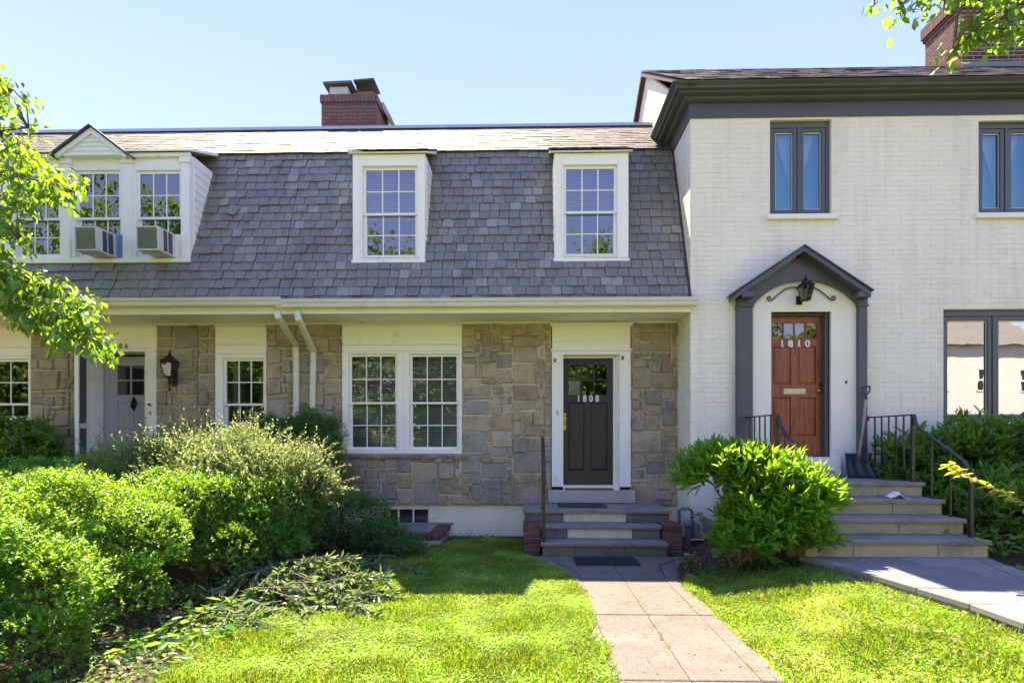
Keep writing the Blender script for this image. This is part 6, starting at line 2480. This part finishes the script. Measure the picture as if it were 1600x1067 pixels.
# ---- heap of cut branches on the lawn edge
hp = thing('branch_pile', 'heap of cut leafy branches lying between bed and lawn', 'branches', (-2.25, 5.6, 0))
rr = np.random.default_rng(95)
parts, mb = [], MB()
for k in range(150):
    c = np.array([-2.35 + rr.normal(0, .42), 5.65 + rr.normal(0, .50), 0])
    if c[0] - (-2.25) > .2 and c[1] < 5.0:
        c[1] += .4
    hgt = .30 * math.exp(-((c[0] + 2.35) ** 2 + (c[1] - 5.65) ** 2) / .45)
    az_ = rr.uniform(0, 2 * math.pi)
    ln = rr.uniform(.3, .65)
    d = np.array([math.cos(az_), math.sin(az_) * .8, rr.uniform(-.15, .25)])
    p0 = c + np.array([0, 0, .04 + hgt * rr.uniform(.3, 1)])
    p1 = p0 + d * ln
    p1[2] = max(.03, p1[2] - .12)
    mid = (p0 + p1) / 2 + np.array([0, 0, .05])
    mb.tube([tuple(p0), tuple(mid), tuple(p1)], [.007, .005, .002], 4, False)
    nl = 38
    t = rr.uniform(.35, 1.0, (nl, 1))
    q = (1 - t) ** 2 * p0 + 2 * t * (1 - t) * mid + t ** 2 * p1
    dd = unit(d)[None] * .9 + rr.normal(size=(nl, 3)) * .6 + np.array([0, 0, -.2])
    parts.append(leaf_arrays(q, dd, np.array([0, 0, .8]) + rr.normal(size=(nl, 3)) * .6, .105 * rr.uniform(.5, 1.3, nl), .027 * rr.uniform(.8, 1.2, nl), .15, .15, True))
v, f = join_arrays(parts)
v[:, 2] = np.maximum(v[:, 2], .012)
arr_obj('foliage', v, f, M['cut_leaf'], hp, (-2.25, 5.6, 0))
build(mb, 'branch', M['bark_grey'], hp)

# ================================================================== LAWN
lawnL = [(-2.25, 2.2), (-2.35, 3.5), (-2.55, 4.3), (-2.25, 4.9), (-1.75, 5.4), (-1.65, 6.2), (-1.75, 6.9), (-1.5, 7.6), (-1.15, 8.3), (-.6, 8.62), (-.12, 8.45), (-.10, 7.4), (.14, 7.0), (.34, 6.7), (.46, 6.2), (.53, 5.6), (.53, 2.2)]
lawnR = [(1.60, 2.2), (1.60, 5.0), (1.62, 5.8), (1.72, 6.25), (2.0, 6.25), (2.5, 6.0), (2.95, 6.0), (3.1, 5.6), (3.22, 5.2), (3.40, 4.3), (3.42, 2.2)]
lawnX = [(4.5, 2.2), (4.52, 4.4), (4.66, 5.25), (4.9, 6.1), (6.2, 6.1), (6.2, 2.2)]


def sow(poly, n, rr, edge=.0):
    xs, ys = [p[0] for p in poly], [p[1] for p in poly]
    out = []
    while sum(len(o) for o in out) < n:
        x = rr.uniform(min(xs) - .1, max(xs) + .1, n)
        y = rr.uniform(min(ys) - .1, max(ys) + .1, n)
        jx = (vnoise(np.stack([x * 3.1, y * 3.1, x * 0], 1), 8) - .5) * .14
        jy = (vnoise(np.stack([x * 3.1, y * 3.1, x * 0 + 9], 1), 8) - .5) * .14
        k = inpoly(x + jx, y + jy, poly)
        out.append(np.stack([x[k], y[k]], 1))
    return np.concatenate(out)[:n]


def grass(poly, dens, seed, bare=.12):
    rr = np.random.default_rng(seed)
    xs, ys = np.array(poly)[:, 0], np.array(poly)[:, 1]
    area = abs(np.dot(xs, np.roll(ys, 1)) - np.dot(ys, np.roll(xs, 1))) / 2
    n = int(area * dens)
    q = sow(poly, n, rr)
    thin = vnoise(np.stack([q[:, 0] * 1.6, q[:, 1] * 1.6, q[:, 0] * 0], 1), 4)
    q = q[rr.random(len(q)) < bare + 1.35 * thin]
    n = len(q)
    P = np.stack([q[:, 0], q[:, 1], gz(q[:, 0]) - .015], 1)
    # blades
    nb = int(n * .55)
    D = np.stack([rr.normal(0, .8, nb), rr.normal(0, .8, nb), np.full(nb, 1.)], 1)
    Nn = np.stack([rr.normal(size=nb), rr.normal(size=nb), np.full(nb, .3)], 1)
    clump = vnoise(np.stack([q[:nb, 0] * 4, q[:nb, 1] * 4, q[:nb, 0] * 0 + 3], 1), 6)
    a = leaf_arrays(P[:nb], D, Nn, rr.uniform(.035, .075, nb) * (.7 + .8 * clump), rr.uniform(.004, .008, nb), .1, .2)
    # clover and broad leaves, lying flatter
    nc = n - nb
    Pc = P[nb:] + np.stack([np.zeros(nc), np.zeros(nc), rr.uniform(.015, .05, nc)], 1)
    D = np.stack([rr.normal(size=nc), rr.normal(size=nc), rr.uniform(-.1, .5, nc)], 1)
    Nn = np.stack([rr.normal(0, .35, nc), rr.normal(0, .35, nc), np.ones(nc)], 1)
    b = leaf_arrays(Pc, D, Nn, rr.uniform(.012, .024, nc), rr.uniform(.009, .017, nc), .12, .1)
    return join_arrays([a, b])


def lawn_sheet(polys):
    mb = MB()
    for k, poly in enumerate(polys):
        xs, ys = [p[0] for p in poly], [p[1] for p in poly]
        h = .1
        for i in range(int((max(xs) - min(xs)) / h) + 1):
            for j in range(int((max(ys) - min(ys)) / h) + 1):
                x0, y0 = min(xs) + i * h, min(ys) + j * h
                if inpoly(np.array([x0 + h / 2]), np.array([y0 + h / 2]), poly)[0]:
                    q = [(x0, y0), (x0 + h, y0), (x0 + h, y0 + h), (x0, y0 + h)]
                    mb.add([(a, b, float(gz(a)) + .004 + .004 * k) for a, b in q], [(0, 1, 2, 3)])
    for (xa, xb) in ((-60, .50), (1.62, 3.44), (4.48, 60)):
        mb.add([(xa, -2.2, .012 + float(gz(xa))), (xb, -2.2, .012 + float(gz(xb))), (xb, 2.25, .012 + float(gz(xb))), (xa, 2.25, .012 + float(gz(xa)))], [(0, 1, 2, 3)])
    mb.add([(-70, -24.8, .01), (70, -24.8, .01), (70, -12, .01), (-70, -12, .01)], [(0, 1, 2, 3)])
    return tag(build(mb, 'lawn', M['lawn'], origin=(0, 4, 0)), kind='structure')


lawn_sheet([lawnL, lawnR, lawnX])
v, f = join_arrays([grass(lawnL, 34000, 201), grass(lawnR, 27000, 202, -.12), grass(lawnX, 7000, 203)])
tag(arr_obj('lawn_grass', v, f, M['grass']), 'sunlit clover and grass lawn either side of the path', 'grass', kind='stuff')

# thin ground cover on bare beds, dead leaves and mulch bits
rr = np.random.default_rng(210)
bed1 = [(-3.4, 2.4), (-2.2, 2.4), (-2.3, 4.2), (-1.9, 5.2), (-1.6, 6.2), (-1.6, 7.8), (-.1, 8.8), (-3.6, 8.8), (-3.6, 2.4)]
bed2 = [(1.7, 6.1), (2.0, 7.4), (2.1, 8.1), (3.0, 8.1), (2.95, 6.0), (2.4, 5.9)]
q = np.concatenate([sow(bed1, 5200, rr), sow(bed2, 2600, rr), sow(lawnL, 520, rr), sow(lawnR, 900, rr)])
n = len(q)
on_lawn = np.arange(n) >= 7800
P = np.stack([q[:, 0], q[:, 1], gz(q[:, 0]) + np.where(on_lawn, .03, .0) + rr.uniform(0, .02, n)], 1)
D = np.stack([rr.normal(size=n), rr.normal(size=n), rr.normal(0, .25, n)], 1)
Nn = np.stack([rr.normal(0, .4, n), rr.normal(0, .4, n), np.ones(n)], 1)
v, f = leaf_arrays(P, D, Nn, rr.uniform(.02, .065, n), rr.uniform(.008, .03, n), .3, -.15)
tag(arr_obj('leaf_litter', v, f, M['dead_leaf']), 'brown leaf litter scattered over beds and lawn', 'leaf litter', kind='stuff')
q = np.concatenate([sow([(-3.3, 2.4), (-2.2, 2.4), (-2.35, 4.2), (-1.9, 5.0), (-2.2, 5.2), (-2.9, 4.6)], 1500, rr), sow([(1.75, 6.0), (2.0, 6.6), (3.0, 6.35), (2.95, 5.9)], 900, rr), sow([(-1.7, 6.6), (-1.5, 8.0), (-.2, 8.7), (-1.6, 8.7), (-2.4, 7.2)], 900, rr)])
n = len(q)
P = np.stack([q[:, 0], q[:, 1], gz(q[:, 0]) + rr.uniform(0, .06, n)], 1)
D = np.stack([rr.normal(size=n), rr.normal(size=n), rr.uniform(0, .8, n)], 1)
v, f = leaf_arrays(P, D, np.stack([rr.normal(0, .5, n), rr.normal(0, .5, n), np.ones(n)], 1), rr.uniform(.025, .07, n), rr.uniform(.015, .035, n), .15, .1)
tag(arr_obj('ground_cover', v, f, M['weed']), 'low green ground cover creeping over the dark beds', 'ground cover', kind='stuff')

# ================================================================== TREES
def leaf_tree(name, label, trunk, limbs, clusters, per, L, Wd, mat, seed, r0=.14, hang=.7, twig=.16, six=True, bark='bark_grey', outward=None, group=None, limb_r=.03):
    rr = np.random.default_rng(seed)
    t = thing(name, label, 'tree', trunk[0], group)
    n = len(trunk)
    build(MB().tube(trunk, list(np.linspace(r0, r0 * .45, n)), 9), 'trunk', M[bark], t, smooth=True)
    lm = MB()
    for pts in limbs:
        k = len(pts)
        lm.tube(pts, list(np.linspace(limb_r, .006, k)), 6, False)
    # fine twigs to the leaf clusters
    C = np.asarray(clusters)
    alln = np.array([p for pts in limbs for p in pts])
    ax = np.zeros_like(C)
    for i, c in enumerate(C):
        d = np.linalg.norm(alln - c, axis=1)
        p = alln[d.argmin()]
        ax[i] = c - p
        if i % 2 == 0 and d.min() < 1.6:
            mid = (p + c) / 2 + rr.normal(0, .04, 3)
            lm.tube([tuple(p), tuple(mid), tuple(c)], [.009, .006, .003], 4, False)
    build(lm, 'limbs', M[bark], t)
    ax = unit(ax + rr.normal(size=C.shape) * .25)
    m = len(C)
    tt = rr.random((m, per, 1))
    base = C[:, None, :] + ax[:, None, :] * twig * (tt - .3) + rr.normal(size=(m, per, 3)) * twig * .28
    D = ax[:, None, :] * .5 + rr.normal(size=(m, per, 3)) * .55 + np.array([0, 0, -hang])
    Nn = np.array([0, 0, .8]) + ax[:, None, :] * .5 + rr.normal(size=(m, per, 3)) * .45
    k = m * per
    v, f = leaf_arrays(base.reshape(-1, 3), D.reshape(-1, 3), Nn.reshape(-1, 3), L * rr.uniform(.65, 1.2, k), Wd * rr.uniform(.8, 1.15, k), .12, .18, six)
    arr_obj('crown', v, f, M[mat], t, trunk[0])
    return t


def px_cloud(poly, n, D0, D1, seed):
    """Points seen inside a photo outline, spread through a real depth of crown."""
    rr = np.random.default_rng(seed)
    xs, ys = np.array(poly)[:, 0], np.array(poly)[:, 1]
    out = []
    while len(out) < n:
        x, y = rr.uniform(xs.min(), xs.max()), rr.uniform(ys.min(), ys.max())
        if inpoly(np.array([x]), np.array([y]), poly)[0]:
            out.append(at(x, y, rr.uniform(D0, D1)))
    return np.array([tuple(p) for p in out])


up_poly = [(-40, 95), (0, 112), (45, 145), (62, 185), (55, 215), (90, 262), (132, 288), (128, 318), (95, 330), (62, 300), (45, 310), (52, 350), (40, 385), (10, 405), (-60, 400), (-420, 420), (-500, 100), (-200, 20)]
lo_poly = [(-60, 405), (0, 400), (35, 425), (95, 440), (148, 478), (150, 508), (178, 545), (180, 556), (130, 548), (80, 525), (40, 498), (0, 480), (-60, 470), (-300, 470), (-300, 400)]
c1 = px_cloud(up_poly, 1050, 5.6, 6.9, 301)
c2 = px_cloud(lo_poly, 420, 5.5, 6.3, 302)
tr0 = [Vector((-8.3, 6.5, 0)), Vector((-8.2, 6.5, 1.0)), Vector((-7.95, 6.45, 2.2)), Vector((-7.6, 6.4, 3.3)), Vector((-7.3, 6.35, 4.4)), Vector((-7.0, 6.3, 5.2))]
def limb(a, pts, Ds):
    return [a] + [at(p[0], p[1], d) for p, d in zip(pts, Ds)]


limbs = [limb(tr0[2], [(-120, 430), (-40, 440), (40, 470), (110, 500), (165, 545)], [6.2, 6.0, 5.9, 5.9, 5.85]),
         limb(tr0[2], [(-100, 410), (-10, 420), (60, 445), (130, 485)], [6.2, 6.1, 6.0, 6.0]),
         limb(tr0[3], [(-60, 300), (20, 270), (70, 285), (115, 300)], [6.2, 6.1, 6.1, 6.1]),
         limb(tr0[4], [(-90, 220), (0, 205), (45, 200)], [6.3, 6.2, 6.1]),
         limb(tr0[4], [(-90, 170), (-20, 140), (20, 140)], [6.3, 6.3, 6.3]),
         limb(tr0[3], [(-120, 350), (-30, 350), (30, 370)], [6.2, 6.1, 6.1])]
leaf_tree('dogwood_tree', 'dogwood with drooping sunlit leaves reaching in from the left edge', tr0, limbs, np.concatenate([c1, c2]), 8, .098, .054, 'dogwood', 311, hang=.85)

m_poly = [(1352, -30), (1360, 8), (1376, 2), (1392, -10), (1440, -10), (1470, 18), (1500, 4), (1515, 18), (1560, 28), (1600, 36), (1640, 50), (1800, 50), (1900, -60), (1700, -150), (1450, -60)]
m2 = [(1408, 10), (1418, 0), (1432, 12), (1425, 30), (1412, 28)]
m3 = [(1483, 84), (1500, 68), (1520, 45), (1540, 30), (1550, 45), (1525, 62), (1505, 80)]
m4 = [(1550, 40), (1600, 40), (1600, 62), (1575, 62), (1555, 58)]
c = np.concatenate([px_cloud(m_poly, 300, 2.9, 3.8, 321), px_cloud(m2, 5, 3.3, 3.5, 322), px_cloud(m3, 14, 3.2, 3.4, 323), px_cloud(m4, 14, 3.2, 3.4, 324)])
tr1 = [Vector((6.4, 2.2, 0)), Vector((6.35, 2.25, 1.6)), Vector((6.1, 2.4, 3.0)), Vector((5.7, 2.6, 4.2)), Vector((5.2, 2.8, 5.0))]
limbs = [[tr1[3], at(1780, -60, 3.2), at(1680, -40, 3.3), at(1580, -25, 3.3), at(1480, -20, 3.35), at(1400, -12, 3.4), at(1365, 0, 3.4)],
         [tr1[3], at(1760, -20, 3.1), at(1650, 5, 3.2), at(1570, 25, 3.3), at(1520, 55, 3.3), at(1490, 80, 3.3)]]
leaf_tree('maple_tree', 'maple branch with pale green leaves hanging in the top right corner', tr1, limbs, c, 6, .062, .034, 'maple', 331, hang=.35, twig=.10, r0=.13)

# ================================================================== ACROSS THE STREET (seen mirrored in the windows)
def slab_struct(name, x0, x1, y0, y1, z0, z1, mat):
    return tag(build(MB().box(x0, x1, y0, y1, z0, z1), name, mat), kind='structure')


asphalt = surf('asphalt', (.12, .118, .115), (.15, .147, .14), 4, .9, 120, .5, .004)
slab_struct('road', -70, 70, -12, -4.6, -.2, -.03, asphalt)
slab_struct('pavement', -70, 70, -3.9, -2.2, -.2, .01, surf('pavement_concrete', (.46, .43, .39), (.40, .37, .33), 3, .9, 120, .4, .004))


def street_tree(label, x, y, h, seed):
    rr = np.random.default_rng(seed)
    trunk = [Vector((x, y, -.05)), Vector((x + .05, y, h * .2)), Vector((x - .05, y + .1, h * .45)), Vector((x, y, h * .75))]
    ctr = np.array([x, y, h * .54])
    rad = np.array([h * .36, h * .36, h * .48])
    m = 2600
    d = rdir(m, rr)
    k = rr.random(m) ** .4 * (1 + .45 * (vnoise(d * 2.2 + seed, 2) - .5))
    C = ctr + d * rad * k[:, None]
    limbs = []
    for i in range(10):
        e = ctr + rdir(1, rr)[0] * rad * .8
        b = trunk[1 + i % 3]
        limbs.append([b, Vector(b).lerp(Vector(e), .5) + Vector((0, 0, .3)), Vector(e)])
    return leaf_tree('street_tree', label, trunk, limbs, C, 8, .34, .22, 'far_leaf', seed, r0=h * .022, hang=.3, twig=.6, six=False, group='street trees mirrored in the windows', limb_r=h * .009)


for i, (x, y, h) in enumerate(((-33, -17, 8), (-20, -17, 9), (-8.5, -19, 13.5), (4.2, -17, 13), (15.5, -18, 8))):
    street_tree(('street tree mirrored in the leftmost ground-floor window', 'street tree mirrored in the window beside the wall lantern of 1806', 'tall street tree mirrored in the paired windows', 'tall street tree mirrored in the lites of the black door',
                 'small street tree mirrored in the lites of the red door')[i], x, y, h, 400 + i)


def far_house(label, x0, x1, y, h, mat):
    t = thing('opposite_house', label, 'house', ((x0 + x1) / 2, y, 0), 'houses across the street')
    pale = mat
    build(MB().box(x0, x1, y - 8, y, -.2, h), 'wall', pale, t)
    build(prismx(MB(), [(y + .4, h), (y - 8.4, h), (y - 4, h + 2.6)], x0 - .3, x1 + .3), 'roof', M['slate'], t)
    n_ = int((x1 - x0) / 2.4)
    for k in range(n_):
        xx = x0 + (x1 - x0) * (k + .5) / n_
        for z_ in (1.2, 4.6):
            w = build(MB().box(xx - .5, xx + .5, y + .001, y + .05, z_, z_ + 1.5), 'window', M['trim'], t)
            for sx in (-.22, .22):
                for sz in (.38, 1.1):
                    build(MB().box(xx + sx - .19, xx + sx + .19, y + .051, y + .055, z_ + sz - .3, z_ + sz + .3), 'pane', M['black_door'], w)
    return t


far_pale = surf('pale_pink_brick', (.52, .43, .39), (.46, .38, .34), 3, .85, 60, .3, .004)
far_white = surf('pale_siding', (.72, .70, .67), (.66, .64, .60), 2, .8, 60, .2, .004)
far_house('pale pink house across the street mirrored in the paired windows', -8.5, -1.5, -25, 4.6, far_pale)
fh = far_house('pale sided house across the street mirrored in the white house window', 20, 34, -21, 7.6, far_white)
# grass and dead leaves caught in the joints and along the edges of the path
rr = np.random.default_rng(501)
Q = []
for (x_, y0_, y1_, n_) in ((1.02, 2.4, 6.2, 220), (.565, 2.4, 6.2, 260), (1.47, 2.4, 6.0, 160), (.50, 2.4, 6.2, 700), (1.62, 2.4, 6.0, 700)):
    yy_ = rr.uniform(y0_, y1_, n_)
    k = vnoise(np.stack([yy_ * 3, yy_ * 0 + x_ * 9, yy_ * 0], 1), 12) > (.62 if n_ < 500 else .3)
    yy_ = yy_[k]
    Q.append(np.stack([np.full(len(yy_), x_) + rr.normal(0, .008 if n_ < 500 else .022, len(yy_)), yy_, np.full(len(yy_), .008)], 1))
P = np.concatenate(Q)
n = len(P)
v, f = leaf_arrays(P, np.stack([rr.normal(0, .9, n), rr.normal(0, .9, n), np.ones(n)], 1), rdir(n, rr), rr.uniform(.015, .045, n), rr.uniform(.005, .010, n))
tag(arr_obj('joint_grass', v, f, M['grass']), 'tufts of grass growing in the joints of the path', 'grass', kind='stuff')
n = 170
P = np.stack([rr.uniform(.5, 1.65, n), rr.uniform(2.6, 7.2, n), np.full(n, .018)], 1)
v, f = leaf_arrays(P, np.stack([rr.normal(size=n), rr.normal(size=n), rr.normal(0, .1, n)], 1), np.stack([rr.normal(0, .2, n), rr.normal(0, .2, n), np.ones(n)], 1), rr.uniform(.008, .035, n), rr.uniform(.004, .015, n), .3, -.1)
tag(arr_obj('path_litter', v, f, M['dead_leaf']), 'bits of dry leaf scattered on the concrete path', 'leaf litter', kind='stuff')
